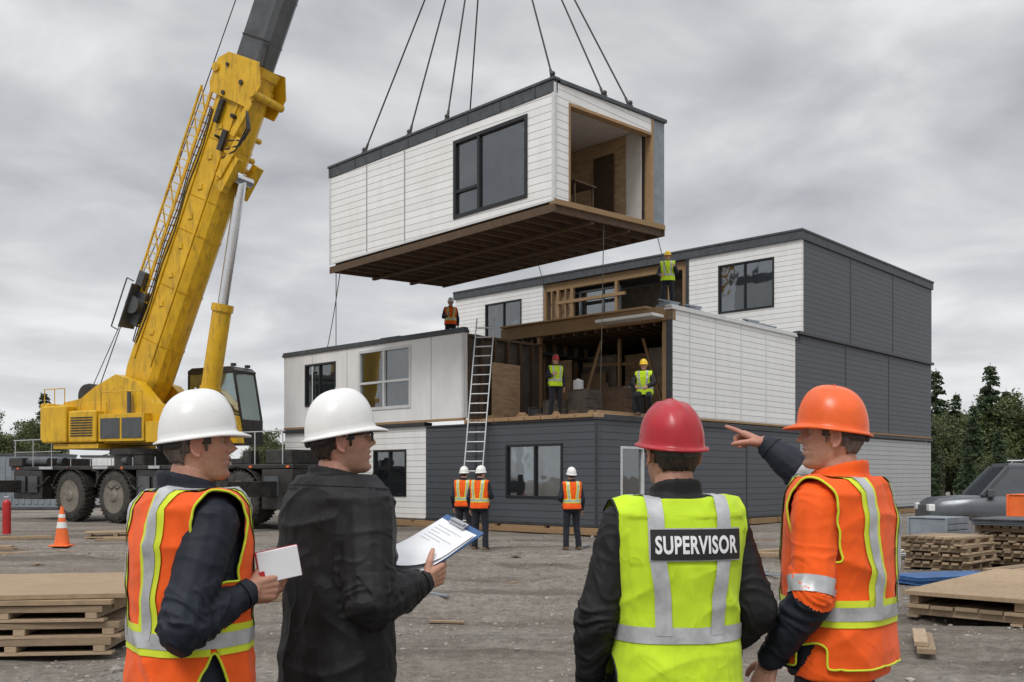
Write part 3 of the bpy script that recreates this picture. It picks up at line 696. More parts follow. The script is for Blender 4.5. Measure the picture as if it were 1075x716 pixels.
def bay3b(q):
    q.box(12.3,8.4,6.86,12.5,12.4,7.5,0);q.box(15,4.9,6.9,15.1,12.4,10.1,1);q.box(12.3,4.9,6.9,15,4.94,10.1,0);q.box(12.5,5,6.85,15,12.3,6.9,1);q.box(12.3,12.3,6.9,15,12.38,10.1,1)
    q.box(13.4,.3,6.9,13.5,4.8,10.1,1);q.box(13.4,12.5,6.9,13.5,17.8,10.1,1);q.box(12.45,10.86,7.6,12.5,12.2,9.8,0)
part('inner_wall',bay3b,[M['ply'],M['int']])
window(B,'y',0,1.24,3.35,1.0,2.5,(2.25,))
window(B,'y',.04,7.88,9.49,.97,2.45,(8.7,));window(B,'y',.04,12.3,13.6,.97,2.45,(12.95,))
window(B,'x',0,1.09,2.15,.4,2.41,(),fm='trimw')
window(B,'y',0,7.6,10.25,3.85,5.85,(8.95,),((7.6,10.25,4.75),),fm='trimw',fw=.1)
window(B,'y',0,11.58,13.34,4.15,5.62,(12.5,))
window(B,'y',12.1,1.11,3.4,7.9,9.7,(2.3,));window(B,'y',12.1,13.7,15.95,8.0,9.7,(14.8,))
window(B,'y',12.6,8.5,10.66,7.2,9.7,(9.4,),fm='sheath')
parts('curtain',[(.55,7.7,4.0,.57,8.3,5.8),(12.7,1.3,7.95,12.72,2.1,9.6),(.5,2.5,1.1,.52,3.1,2.4)],M['ceil'])
parts('window_board',[(.5,8.9,3.6,.56,10.3,5.9),(.5,1.0,.4,.55,2.2,2.3),(.5,8.0,1.0,.55,8.6,2.4),(13.0,2.3,7.9,13.05,3.3,9.6)],M['sheath'])
def crate(nm,label,c,sz,m,rot=0):
    q=MB();x,y,z=sz
    q.box(-x/2+.02,-y/2+.02,.02,x/2-.02,y/2-.02,z-.02)
    for k in range(3):
        za=z*k/3+.01;zb=z*(k+1)/3-.01
        q.box(-x/2,-y/2,za,x/2,-y/2+.018,zb);q.box(-x/2,y/2-.018,za,x/2,y/2,zb)
    for sx in(-1,1):
        for sy in(-1,1): q.box(sx*(x/2-.05),sy*(y/2+.005),0,sx*(x/2+.005),sy*(y/2-.04),z)
    q.box(-x/2,-y/2,z-.01,x/2,y/2,z+.012)
    return tag(q.obj(nm,M[m],None,.004,loc=c,rotz=rot),label,'crate')
crate('tool_crate','dark tool crate on the upper floor',bw(1.7,1.75,3.335),(.9,.6,.8),'intd',ANG)
crate('tool_crate','wooden crate beside stacked material',bw(2.6,1.2,3.335),(.7,.6,.9),'dwood',ANG+.3)
crate('tool_crate','dark box on the upper floor',bw(1.2,2.4,3.335),(.7,.5,.5),'intd',ANG-.2)
crate('tool_crate','grey box stacked inside the open bay',bw(4.8,2.4,3.37),(.9,.6,1.1),'sheath',ANG+.1)
crate('tool_crate','small dark crate on the upper floor',bw(1.5,3.5,3.335),(.5,.4,.35),'blkm',ANG+.5)
q=MB();q.cyl((0,0,0),(0,0,1.2),.16,.16,20);q.cyl((0,0,.3),(0,0,.33),.165,.165,20);q.cyl((0,0,1.2),(0,0,1.24),.08,.06,12);tag(q.obj('wrap_roll',M['wpan'],None,loc=bw(2.3,2.5,3.335)),'upright white roll of building wrap','roll')
for i in range(7):
    q=MB();w=random.uniform(.1,.25);h=random.uniform(.04,.09)
    q.box(-w,-.08,0,w,.08,h);q.box(-w*.7,-.06,h,w*.6,.07,h*1.7);tag(q.obj('timber_offcut',M['dwood' if i%2 else 'wood'],None,.006,loc=bw(.3,.4+i*.65,3.335),rotz=ANG+random.uniform(-.9,.9)),'stack of timber offcuts near the deck edge','timber','timber offcuts on the deck edge')
for (s,t,x,y,z) in((6.72,5.2,1.1,.04,1.9),(5.9,2.0,1.3,.03,1.5)):
    q=MB();q.box(-x/2,-y/2,0,x/2,y/2,z);q.box(-x/2-.1,-y/2-.05,0,x/2-.3,-y/2-.005,z*.8);tag(q.obj('leaning_board',M['ply'],None,.003,loc=bw(s-.2,t,3.375),rotz=ANG+1.57),'plywood boards standing against a partition','board')
for (s,t,z,w) in((.6,9.2,5.825,.9),(.9,12.3,5.825,.6)):
    q=MB();q.box(-w/2,-.2,.0,w/2,.2,.42);q.beam((-w*.7,0,.45),(w*.7,0,.5),.25,.05);tag(q.obj('roof_bundle',M['memb'],None,.01,loc=bw(s,t,z),rotz=ANG+1.4),'dark bundle of roofing material on flat roof','bundle')
for (s,t,w) in((4.4,.6,.8),(5.6,.5,.6),(10.6,.7,1.4),(9.4,.55,.7)):
    q=MB();q.box(-w/2,-.25,0,w/2,.25,.16);q.box(-w/2+.1,-.2,.16,w/2-.15,.2,.27);q.beam((-w*.6,.1,.3),(w*.6,-.1,.3),.1,.05);tag(q.obj('roof_debris',M['sheath'],None,.01,loc=bw(s,t,6.69),rotz=ANG+.1),'grey stacked offcuts lying on the roof','bundle')
q=MB()
for k in range(6): q.box(0,0,k*.32,.04,1.3,k*.32+.12)
for k in(0,.6,1.2): q.box(.04,k,0,.12,k+.1,1.8)
tag(q.obj('pallet_frame',M['wood'],None,.004,loc=bw(11.2,10.6,6.0),rotz=ANG),'upright timber pallet frame on the roof','frame')
lad=thing('ladder','aluminium extension ladder leaning on the white module','ladder',(0,0,0))
a=V((-1.29,28.6,0));b_=V((-.80,29.75,6.42));ax=(b_-a).normalized();sd=V((.95,-.30,0)).normalized()*.29
for sg in(-1,1):
    q=MB();q.beam(a+sd*sg,b_+sd*sg,.035,.09,(0,1,0));q.obj('stile',M['alu'],lad)
n=22
for i in range(1,n):
    q=MB();p=a.lerp(b_,i/n);q.cyl(p-sd,p+sd,.024,n=8);q.obj('rung',M['alu'],lad)
# ------------------------------------------------------------ lifted module
MC=V((1.044,24.0,8.34));MW,ML,MH=4.85,9.1,3.12
def warp(v): return V((v.x,v.y,v.z+.052*v.x-.029*v.y))
def mw(s,t,z): return MC+Rv*s+Lv*t+V((0,0,z+.052*s-.029*t))
MO=thing('lifted_module','white housing module with open end hanging from crane slings','building module',MC,ANG)
mp=lambda nm,fn,mats,bevel=0:part(nm,fn,mats,bevel,MO,warp)
mp('front_wall',lambda q:wall(q,'y',0,.0,ML,.12,2.74,.14,[(.91,3.54,.36,2.42)]),M['wsid'])
mp('roof_edge',lambda q:[q.box(-.02,-.0,2.745,.12,ML+.03,3.05),q.box(-.05,-.04,3.05,.2,ML+.05,3.12),q.box(.2,-.05,3.0,MW+.05,.16,3.1),q.box(MW-.15,.16,2.745,MW+.02,ML,3.1),q.box(.2,ML-.1,2.745,MW-.15,ML+.03,3.1)],M['memb'],.01)
mp('end_wall',lambda q:[q.box(.142,.0,.12,.56,.14,2.99),q.box(.56,.0,2.6,4.18,.14,2.99)],M['wsid'])
mp('sheathing_panel',lambda q:[q.box(4.27,.02,.12,MW,.13,2.99)],M['sheath'])
parts('corner_trim',[(-.012,5.55,.12,-.001,5.59,2.74),(-.012,7.25,.12,-.001,7.29,2.74),(-.02,-.02,.12,.06,-.001,2.98),(-.02,-.001,.12,-.001,.07,2.74),(-.02,ML-.08,.12,-.001,ML,2.74),(-.015,0,.06,-.001,ML,.118)],M['trimw'],0,MO,warp)
parts('panel_joint',[(-.016,5.565,.13,-.0125,5.58,2.73),(-.016,7.265,.13,-.0125,7.28,2.73)]+[(-.03,t,2.76,-.021,t+.03,3.04) for t in np.arange(.6,9,1.2)],M['trimd'],0,MO,warp)
def openframe(q):
    q.box(.56,-.02,.12,.62,.2,2.6);q.box(4.18,-.02,.12,4.27,.2,2.99);q.box(.62,-.02,2.52,4.18,.2,2.6);q.box(0.0,-.02,-.02,MW,.16,.118);q.box(4.275,.13,.12,4.4,.3,2.6)
mp('opening_frame',openframe,M['wood'],.006)
def rest(q):
    q.box(MW-.14,.14,.12,MW,ML,2.74,0);q.box(.14,ML-.12,.12,MW-.14,ML,2.74,0);q.box(.14,.16,.02,MW-.14,ML-.12,.12,1)
    q.box(.14,.14,2.74,MW-.14,ML-.12,2.98,2)
    q.box(4.1,.3,.12,4.15,.8,2.73,2);q.box(4.1,.8,.12,4.2,3.2,2.73,3);q.box(.8,3.2,.12,MW-.14,3.3,2.73,3);q.box(2.3,3.16,.12,3.1,3.199,2.3,0);q.box(3.5,3.15,.12,4.0,3.199,2.2,4);q.box(1.0,3.15,1.0,1.8,3.199,2.2,2);q.box(4.02,1.2,.13,4.09,1.9,2.3,1)
mp('inner_wall',rest,[M['wpan'],M['dwood'],M['ceil'],M['ply'],M['int']])
parts('floor_joist',[(.05,t,-.20,MW-.05,t+.07,.018) for t in np.arange(.05,ML-.05,.52)]+[(0,.0,-.20,.05,ML,-.0),(MW-.05,0,-.2,MW,ML,0.0)]+[(s,.1,-.27,s+.12,ML-.1,-.202) for s in(1.6,3.2)],M['dwood'],0,MO,warp)
window(MO,'y',0,.91,3.54,.36,2.42,(2.62,),((2.62,3.54,1.05),),warp=warp,fw=.1)
parts('curtain',[(.5,1.0,.6,.52,1.4,2.4),(.6,1.6,.3,.64,2.3,1.5)],M['ceil'],0,MO,warp)
mp('ceiling_light',lambda q:q.cyl((2.2,1.5,2.70),(2.2,1.5,2.735),.12,n=16),M['trimw'])
def furn(nm,label,cat,s,t,fn,m):
    q=MB();fn(q);o=q.obj(nm,M[m],None,.004,loc=mw(s,t,.12),rotz=ANG);return tag(o,label,cat)
def tab(q):
    q.box(-.45,-.6,.72,.45,.6,.76)
    for x in(-.4,.36):
        for y in(-.54,.5): q.box(x,y,0,x+.05,y+.05,.72)
def chair(q):
    q.box(-.2,-.2,.43,.2,.2,.47)
    for x in(-.2,.16):
        for y in(-.2,.16): q.box(x,y,0,x+.04,y+.04,.43 if y<0 else .95)
    q.box(-.2,.165,.6,.2,.195,.68);q.box(-.2,.165,.8,.2,.195,.93)
furn('table','small wooden table inside the module','table',1.7,.95,tab,'dwood')
furn('chair','wooden chair beside the table','chair',1.0,.9,chair,'dwood');furn('chair','wooden chair behind the table','chair',1.8,2.2,chair,'dwood')
HK=V((-.67,28.9,20.6))
def sag(p,q,s,n=10): return [V(p).lerp(V(q),i/n)-V((0,0,s*4*(i/n)*(1-i/n))) for i in range(n+1)]
for (s,t) in((.05,7.46),(.05,5.44),(.05,3.88),(.05,.1),(2.1,.05),(3.25,.05),(4.8,8.0)):
    p=mw(s,t,3.13);sl=thing('lifting_sling','steel wire sling from hook to module edge','sling',tuple(p),0,'slings holding the lifted module')
    q=MB();d=(HK-p);q.cyl(d.normalized()*.25,d,.024,n=8);q.obj('rope',M['cable'],sl)
    q=MB();q.cyl((0,0,-.05),d.normalized()*.3,.05,.035,n=8);q.box(-.07,-.07,-.06,.07,.07,.02);q.ball((0,0,.1),.07,6,(1,.5,1));q.obj('shackle',M['blkm'],sl)
hb=thing('hook_block','yellow crane hook block hanging from hoist rope','hook',tuple(HK))
q=MB();q.box(-.35,-.18,.5,.35,.18,1.5);q.cyl((0,-.22,1.1),(0,.22,1.1),.4,n=20);q.obj('block',M['yel'],hb,.03)
q=MB();q.limb([(0,0,.5),(0,0,.2),(.12,0,.02),(.05,0,-.12),(-.1,0,-.1),(-.14,0,.03)],[.06,.07,.07,.07,.06,.03]);q.obj('hook',M['blkm'],hb)
def rope(label,pts,r=.014):
    p0=V(pts[0]);q=MB();q.tube([V(p)-p0 for p in pts],r,6);tag(q.obj('tag_line',M['ropec'],None,loc=p0),label,'rope','tag lines hanging from the lifted module')
rope('thin tag line from module corner to roof',sag(mw(.1,8.9,-.1),bw(.8,12.6,5.9),-.15))
rope('thin tag line from module corner to roof',sag(mw(.05,8.6,-.1),bw(.6,13.0,5.9),.2))
rope('thin tag line dangling from module underside',sag(mw(2.4,.3,-.15),bw(2.2,1.6,3.4),.25),.012)
rope('thin tag line held by worker on roof',sag(mw(MW-.1,.2,-.1),bw(4.9,.9,7.8),.1),.012)
rope('thin tag line from module underside to roof',sag(mw(4.4,4.4,-.15),bw(3.8,4.6,6.8),.1),.012)
# ------------------------------------------------------------ crane
S0=V((-12.9,34.6,0));CA=math.atan2(-.42,.907)
CR=thing('mobile_crane','yellow telescopic mobile crane with raised boom on black carrier','crane',S0,CA)
cd=math.atan2(-.55,.83)-CA
def cp(nm,fn,mats,bevel=0,rotz=0,parent=CR): q=MB();fn(q);return q.obj(nm,mats,parent,bevel,rotz=rotz)
cp('chassis',lambda q:[q.box(-6.2,-.9,.95,8.2,.9,1.75),q.box(-6.45,-1.4,1.82,8.65,1.4,1.97),q.box(-6.5,-1.45,1.97,-5.6,1.45,2.3),q.box(7.35,-1.42,.6,8.65,1.42,1.81),q.box(-6.3,-1.38,.75,-4.4,1.38,1.81),q.box(1.2,-1.38,.85,3.0,1.38,1.81),q.box(-1.2,-1.3,1.35,-1.0,1.3,1.81),q.box(7.4,-1.3,1.971,8.5,1.3,2.4)],M['blkm'],.03,cd)
random.seed(77)
for i in range(22):
    x=random.uniform(-6,6.6);w=random.uniform(.25,.9);h=random.uniform(.1,.42);q=MB()
    if i%4==0: q.cyl((x,-1.15,2.13),(x+w,-1.15,2.13),.15,n=14)
    elif i%4==1: q.box(x,-1.35,1.975,x+w,-1.0,1.975+h);q.box(x+.05,-1.365,2.0,x+w-.05,-1.351,1.95+h)
    elif i%4==2: q.tube([V((x,-1.42,1.3)),V((x+w*.4,-1.45,1.15)),V((x+w,-1.42,1.35)),V((x+w*1.5,-1.42,1.6))],.025,6)
    else: q.beam((x,-1.43,1.9),(x+w,-1.43,1.9),.04,.1)
    q.obj('deck_equipment',M[('greyp','blkm','rubber','alu')[i%4]],CR,.008 if i%4 in(1,3) else 0,rotz=cd)
for x in(6.35,4.15,.05,-2.55):
    for sy in(-1,1):
        q=MB();pts=[(x+1.06*math.cos(t),1.0+.93*math.sin(t)) for t in np.linspace(.25,math.pi-.25,9)]
        for i in range(8):
            (xa,za),(xb,zb)=pts[i],pts[i+1];q.beam((xa,sy*1.2,za-.02),(xb,sy*1.2,zb-.02),.55,.03,(0,0,1))
        q.obj('fender',M['blkm'],CR,rotz=cd)
def deckstuff(q):
    for x in np.arange(-6.2,8.4,1.2): q.cyl((x,-1.36,1.95),(x,-1.36,2.95 if x<-3 or x>5.5 else 2.25),.02,n=6)
    q.cyl((-6.3,-1.36,2.95),(-3.2,-1.36,2.95),.02,n=6);q.cyl((5.8,-1.36,2.95),(8.3,-1.36,2.95),.02,n=6);q.cyl((-6.3,-1.36,2.5),(-3.2,-1.36,2.5),.015,n=6)
cp('handrail',deckstuff,M['alu'],0,cd)
def steps(q):
    for k in range(5): q.box(3.2,-1.5-.0,.5+k*.3,3.7,-1.42,.53+k*.3)
    q.beam((3.2,-1.46,.4),(3.2,-1.46,1.8),.03,.06);q.beam((3.7,-1.46,.4),(3.7,-1.46,1.8),.03,.06)
cp('access_step',steps,M['alu'],0,cd)
for x in(-6.0,-5.2,1.4,2.2,7.5):
    q=MB();q.box(x,-1.445,1.0,x+.6,-1.425,1.6);q.box(x+.25,-1.46,1.3,x+.35,-1.445,1.34);q.obj('tool_box_door',M['greyp'],CR,.008,rotz=cd)
for x in(-5.9,7.8):
    for sy in(-1,1):
        q=MB();q.box(x-.25,sy*1.3,1.0,x+.25,sy*3.3,1.45);q.cyl((x,sy*3.2,.05),(x,sy*3.2,1.7),.11,n=12);q.cyl((x,sy*3.2,.0),(x,sy*3.2,.1),.45,n=18);q.cyl((x,sy*3.2,.1),(x,sy*3.2,.3),.2,.1,n=12);q.obj('outrigger',M['blkm'],CR,.01,rotz=cd)
for x in np.arange(-6,8.6,1.6):
    q=MB();q.box(x,-1.42,1.86,x+.12,-1.401,1.92);q.obj('side_lamp',M['cone'],CR,rotz=cd)
for x in(6.35,4.15,.05,-2.55):
    for sy in(-1,1):
        e=D.objects.new('wheel',None);COL.objects.link(e);e.parent=CR;c=Matrix.Rotation(cd,3,'Z')@V((x,sy*1.2,.895));e.location=c;e.rotation_euler[2]=cd;e.scale=(1.10,1.05,1.10)
        q=MB();rs=[]
        for yy,r in((-.24,.52),(-.25,.70),(-.20,.785),(-.08,.80),(.08,.80),(.20,.785),(.25,.70),(.24,.52)): rs.append([V((r*math.cos(t),yy,r*math.sin(t))) for t in np.linspace(0,2*math.pi,37)[:-1]])
        q.loft(rs,cap=False)
        for k in range(36):
            t=2*math.pi*k/36
            for yy in(-.13,.13): q.beam(V((.80*math.cos(t+yy),yy-.09,.80*math.sin(t+yy))),V((.80*math.cos(t+yy+.06),yy+.09,.80*math.sin(t+yy+.06))),.05,.05)
        q.obj('tyre',M['rubber'],e)
        q=MB()
        for s2 in(-1,1):
            rs=[[V((r*math.cos(t),s2*yy,r*math.sin(t))) for t in np.linspace(0,2*math.pi,33)[:-1]] for yy,r in((.235,.53),(.245,.49),(.16,.44),(.10,.30),(.13,.22),(.24,.18),(.26,.10))];q.loft(rs,cap=True)
            for k in range(10): t=2*math.pi*k/10;q.cyl((.27*math.cos(t),s2*.1,.27*math.sin(t)),(.27*math.cos(t),s2*.15,.27*math.sin(t)),.025,n=6)
        q.obj('rim',M['rimp'],e)
cp('turntable',lambda q:[q.cyl((0,0,1.97),(0,0,2.35),1.15,n=32),q.cyl((0,0,2.35),(0,0,2.55),1.3,n=32)],M['blkm'])
SP=[(-3.3,2.75),(-3.3,3.9),(-3.0,4.25),(-2.2,4.35),(-1.5,4.75),(-.5,5.15),(.5,4.85),(1.3,4.1),(2.0,4.0),(3.2,3.7),(3.4,2.75)]
def superb(q):
    q.prof(SP,-1.05,-.62);q.prof(SP,.62,1.05)
    q.box(-3.2,-.61,2.7,3.1,.61,3.1);q.box(-3.2,-1.35,2.57,-1.0,1.35,2.74)
    q.box(-.9,-1.42,2.8,1.2,-1.06,3.75);q.box(1.25,-1.40,2.75,3.3,-1.06,3.45)
    q.box(-2.3,-1.075,3.4,-.9,-1.052,4.2)
cp('slewing_platform',superb,M['yel'],.03)
cp('counterweight',lambda q:[q.box(-3.6,-1.5,2.78,-2.4,-1.055,4.1),q.box(-3.75,-1.45,2.85,-3.31,1.45,4.2),q.box(-3.6,1.055,2.78,-2.4,1.5,4.1),q.box(-2.35,-1.45,2.78,-1.0,-1.06,3.9)],M['yel'],.06)
def winch(q):
    q.cyl((-2.4,-.6,4.5),(-2.4,.6,4.5),.42,n=20)
    for y in np.arange(-.5,.5,.08): q.cyl((-2.4,y,4.5),(-2.4,y+.05,4.5),.45,n=20)
cp('winch_drum',winch,M['blkm'])
cp('engine_grille',lambda q:[q.box(-2.2,-1.475,3.0+k*.09,-1.15,-1.45,3.04+k*.09) for k in range(8)],M['blkm'])
for a0 in(-.8,.2): cp('platform_panel',lambda q:q.box(a0,-1.445,2.9,a0+.9,-1.422,3.6),M['greyp'],.01)
cp('exhaust_pipe',lambda q:q.cyl((.3,-1.2,3.76),(.3,-1.2,4.5),.07,n=10),M['greyp'])
def cpan(q):
    for x in(-3.5,-3.0,-2.5): q.cyl((x,-1.45,4.1),(x,-1.45,4.7),.018,n=6)
    q.cyl((-3.5,-1.45,4.7),(-2.5,-1.45,4.7),.018,n=6)
cp('guard_rail',cpan,M['yel'])
def cpan2(q): q.cyl((-.8,-1.4,3.76),(-.8,-1.4,4.5),.018,n=6);q.cyl((1.1,-1.4,3.76),(1.1,-1.4,4.5),.018,n=6);q.cyl((-.8,-1.4,4.5),(1.1,-1.4,4.5),.018,n=6)
cp('guard_rail',cpan2,M['yel'])
F=V((-.31,0,4.2));T=V((13.49,0,34.5));ax=(T-F).normalized();pu=V((-ax.z,0,ax.x));BL=(T-F).length
def bp(l,p,y): return F+ax*l+pu*p+V((0,y,0))
def bsec(q,l0,l1,hw,hh,foot=False):
    def sec(l,k=1,kh=1): return [bp(l,a*hh*kh,b*hw*k) for a,b in((1,-.8),(.88,-1),(-.55,-1),(-.85,-.75),(-1,-.35),(-1,.35),(-.85,.75),(-.55,1),(.88,1),(1,.8))]
    rs=[sec(l0,.9,.65 if foot else 1)]
    if foot: rs.append(sec(l0+1.6))
    rs.append(sec(l1));q.loft(rs,sm=False)
cr=ax.cross(V((0,1,0)))
def boom1(q):
    bsec(q,-.5,12.0,.54,.80,True)
    for l in(11.3,11.9): bsec(q,l,l+.3,.60,.87)
    for l in(2.2,4.2,6.2,7.4,9.4): bsec(q,l,l+.12,.565,.825)
    q.beam(bp(1.5,.50,-.565),bp(11.2,.50,-.565),.05,.10,cr);q.beam(bp(1.5,-.33,-.565),bp(11.2,-.33,-.565),.05,.08,cr)
    for l in np.arange(2.6,11,1.05): q.box(*(lambda p:(p.x-.09,-.58,p.z-.09,p.x+.09,-.542,p.z+.09))(bp(l,.1,0)))
cp('boom',boom1,M['yel'],.012)
def boomhead(q):
    for y in(-.68,.63):
        pts=[bp(10.9,.9,y),bp(11.2,1.05,y),bp(12.0,1.02,y),bp(12.3,.65,y),bp(12.3,-.75,y),bp(11.6,-1.1,y),bp(10.8,-.9,y)]
        q.add([p for p in pts]+[p+V((0,.05,0)) for p in pts],[tuple(range(7)),tuple(range(13,6,-1))]+[(i,(i+1)%7,7+(i+1)%7,7+i) for i in range(7)])
    q.cyl(bp(11.7,.95,-.74),bp(11.7,.95,.74),.15,n=14);q.cyl(bp(11.3,-.92,-.78),bp(11.3,-.92,.78),.14,n=12)
    for l in(8.4,8.9,9.3,10.0): q.cyl(bp(l,-.6,-.66),bp(l,-.6,.66),.10,n=10)
    q.beam(bp(9.8,-.65,-.66),bp(11.0,-.95,-.66),.12,.22);q.beam(bp(8.4,-.65,-.66),bp(9.8,-1.0,-.66),.12,.25);q.beam(bp(8.0,-.8,-.5),bp(9.2,-1.05,-.5),.3,.3);q.beam(bp(8.0,-.8,.5),bp(9.2,-1.05,.5),.3,.3)
cp('boom_collar',boomhead,M['yel'],.01)
for l,p,r in((11.0,.3,.07),(11.5,-.3,.08),(11.9,.5,.06),(10.4,-.4,.07),(9.6,.0,.05)): cp('boom_fitting',lambda q:q.cyl(bp(l,p,-.74),bp(l,p,-.55),r,n=10),M['blkm'])
for l0,p0,l1,p1_,w in((10.0,.25,10.8,.25,.18),(9.2,-.3,9.9,-.3,.2),(12.2,-.9,12.9,-.8,.15)): cp('boom_fitting',lambda q:q.beam(bp(l0,p0,-.66),bp(l1,p1_,-.66),.12,w,cr),M['blkm'],.01)
def ext(q):
    bsec(q,11.8,20,.45,.64);bsec(q,19.6,27,.36,.52);bsec(q,26.6,BL,.30,.42)
    for l in(13.0,14.5,16,17.5): bsec(q,l,l+.06,.46,.65)
cp('boom_extension',ext,M['greyp'])
cp('boom_tip',lambda q:[q.cyl(T+V((.2,-.35,-.2)),T+V((.2,.35,-.2)),.45,n=20),q.box(T.x-.5,-.3,T.z-.6,T.x+.6,-.22,T.z+.4),q.box(T.x-.5,.22,T.z-.6,T.x+.6,.3,T.z+.4)],M['yel'])
hkl=Matrix.Rotation(-CA,4,'Z')@(HK-S0)
for y in(-.2,-.07,.07,.2): cp('hoist_rope',lambda q:q.cyl(T+V((0,y,0)),hkl+V((0,y,1.2)),.018,n=6),M['cable'])
cp('hoist_rope',lambda q:q.cyl(V((-2.4,0,4.9)),bp(BL,1.2,0),.018,n=6),M['cable']);cp('hoist_rope',lambda q:q.cyl(V((-2.4,-.3,4.9)),bp(6.2,1.35,-.3),.015,n=6),M['cable'])
def blad(q):
    for p in(.98,1.50): q.beam(bp(2.6,p,-.50),bp(11.0,p,-.50),.06,.06);q.beam(bp(2.6,p,-.05),bp(11.0,p,-.05),.05,.05)
    for i,l in enumerate(np.arange(2.6,11.0,.28)):
        q.beam(bp(l,.98,-.50),bp(l,.98,-.05),.035,.035);q.beam(bp(l,.98,-.50),bp(l,1.50,-.50),.035,.035)
        if i%3==0: q.beam(bp(l,.76,-.50),bp(l,.98,-.50),.05,.05);q.beam(bp(l,.98,-.5),bp(l+.84,1.50,-.5),.035,.035)
cp('boom_ladder',blad,M['yel'])
cp('hose_reel',lambda q:[q.cyl(bp(3.2,1.15,-.75),bp(3.2,1.15,-.40),.27,n=20),q.cyl(bp(3.2,1.15,-.78),bp(3.2,1.15,-.75),.31,n=20),q.beam(bp(2.5,1.1,-.3),bp(3.7,1.1,-.3),.5,.45)],M['greyp'],.01)
cp('boom_platform',lambda q:[q.beam(bp(2.3,1.30,-.55),bp(3.9,1.30,-.55),.7,.05,pu),q.beam(bp(3.9,1.2,-.6),bp(4.4,1.2,-.6),.25,.3),q.beam(bp(2.2,1.6,-.9),bp(4.0,1.6,-.9),.04,.04),q.beam(bp(2.2,1.25,-.9),bp(2.2,1.6,-.9),.04,.04),q.beam(bp(4.0,1.25,-.9),bp(4.0,1.6,-.9),.04,.04)],M['greyp'],.01)
for k in range(3): cp('hydraulic_hose',lambda q:q.tube([bp(2+i*.6,.74-.10*k+.04*math.sin(i*1.3+k),-.60) for i in range(15)],.02,6),M['blk'])
for k in range(3): cp('hydraulic_hose',lambda q:q.tube([bp(9.0+k*.3,-.5,-.65),bp(9.4+k*.2,-1.05-.1*k,-.75),bp(10.2,-1.2-.08*k,-.75),bp(10.9,-.8,-.68)],.025,6),M['blk'])
cb=V((2.55,0,3.3));ct=bp(8.6,-1.0,0);cm=cb.lerp(ct,.50)
cp('luffing_cylinder',lambda q:[q.cyl(cb,cm,.32,n=20),q.cyl(cm-(ct-cb).normalized()*.25,cm,.37,n=20),q.cyl(cb-V((0,.45,0)),cb+V((0,.45,0)),.28,n=16),q.cyl(cb.lerp(cm,.3),cb.lerp(cm,.33),.36,n=20)],M['yel'])
cp('cylinder_rod',lambda q:[q.cyl(cm,ct,.18,n=18),q.cyl(ct-V((0,.4,0)),ct+V((0,.4,0)),.2,n=12)],M['chrome'])
cab=D.objects.new('operator_cab',None);COL.objects.link(cab);cab.parent=CR;cab.location=(.65,1.2,2.72)
def cabf(q):
    q.box(0,0,0,2.5,1.15,.9);q.prof([(0,2.55),(0,2.7),(.2,2.8),(2.0,2.8),(2.2,2.65),(2.15,2.55)],0,1.15)
    for y in(0,1.08):
        q.box(0,y,.9,.1,y+.07,2.55);q.beam((2.45,y+.035,.9),(2.12,y+.035,2.6),.07,.09);q.box(1.15,y,.9,1.23,y+.07,2.55)
    q.box(0,.08,.9,.06,1.07,2.55)
cp('cab_body',cabf,M['blkm'],.02,0,cab)
def cabg(q):
    q.box(.1,.02,.9,1.15,.04,2.55);q.prof([(1.23,.9),(2.43,.9),(2.1,2.55),(1.23,2.55)],.02,.04);q.prof([(.1,.9),(2.43,.9),(2.1,2.55),(.1,2.55)],1.10,1.12)
    q.add([(2.46,.07,.9),(2.46,1.08,.9),(2.14,1.08,2.55),(2.14,.07,2.55)],[(0,1,2,3)])
cp('cab_window',cabg,M['gglass'],0,0,cab)
cp('cab_door',lambda q:[q.box(1.25,-.03,.15,2.35,-.002,.85),q.cyl((1.3,-.06,.7),(1.3,-.06,1.3),.015,n=6)],M['greyp'],.01,0,cab)
for y in(.1,.85): cp('work_lamp',lambda q:q.box(1.9,y,2.82,2.05,y+.15,2.92),M['blkm'],.01,0,cab)
cp('seat',lambda q:[q.box(.5,.35,.5,1.0,.85,.95),q.box(.4,.35,.95,.52,.85,1.75)],M['blk'],.03,0,cab)
# ------------------------------------------------------------ far workers
grp='workers watching the lift by the building'
ar=dict(e=(.25,.02,1.16),w=(.16,.22,1.20),d=(-.5,.6,.4),n=(-1,0,0),t=(0,0,1),c=.6)
st={1:((.095,0,.9),(.13,.05,.50),(.17,.02,.09)),-1:((-.095,0,.9),(-.12,.01,.50),(-.14,-.06,.09))}
person('worker in orange vest and white hard hat standing by the building',(px(487,22.6),22.6,0),80,1.0,{},'navy','orange','hatw',hi=False,seed=21,group=grp,legs=st)
person('worker in orange vest and white hard hat facing the building',(px(504,21.2),21.2,0),70,1.0,{1:ar},'navy','orange','hatw',hi=False,seed=22,group=grp,hyaw=-20)
person('worker in orange vest and white hard hat seen from behind',(px(600,21.3),21.3,0),100,.98,{-1:dict(e=(-.27,-.05,1.15),w=(-.16,.13,1.05),d=(.6,.6,-.2),n=(.8,0,0),t=(0,0,1),c=.5)},'navy','orange','hatw',hi=False,seed=23,group=grp,hpitch=8,legs=st)
person('worker in lime vest and red hard hat standing on upper deck',(px(583,28.6),28.6,3.335),-70,1.0,{1:dict(e=(.26,.05,1.18),w=(.18,.25,1.22),d=(-.5,.6,.4),n=(-1,0,0),t=(0,0,1),c=.6)},'navy','lime','hatr',hi=False,seed=24,stripes='silver',legs=st)
kn={1:((.1,0,.55),(.16,.36,.50),(.15,.05,.09)),-1:((-.1,0,.55),(-.17,.32,.48),(-.15,.0,.09))}
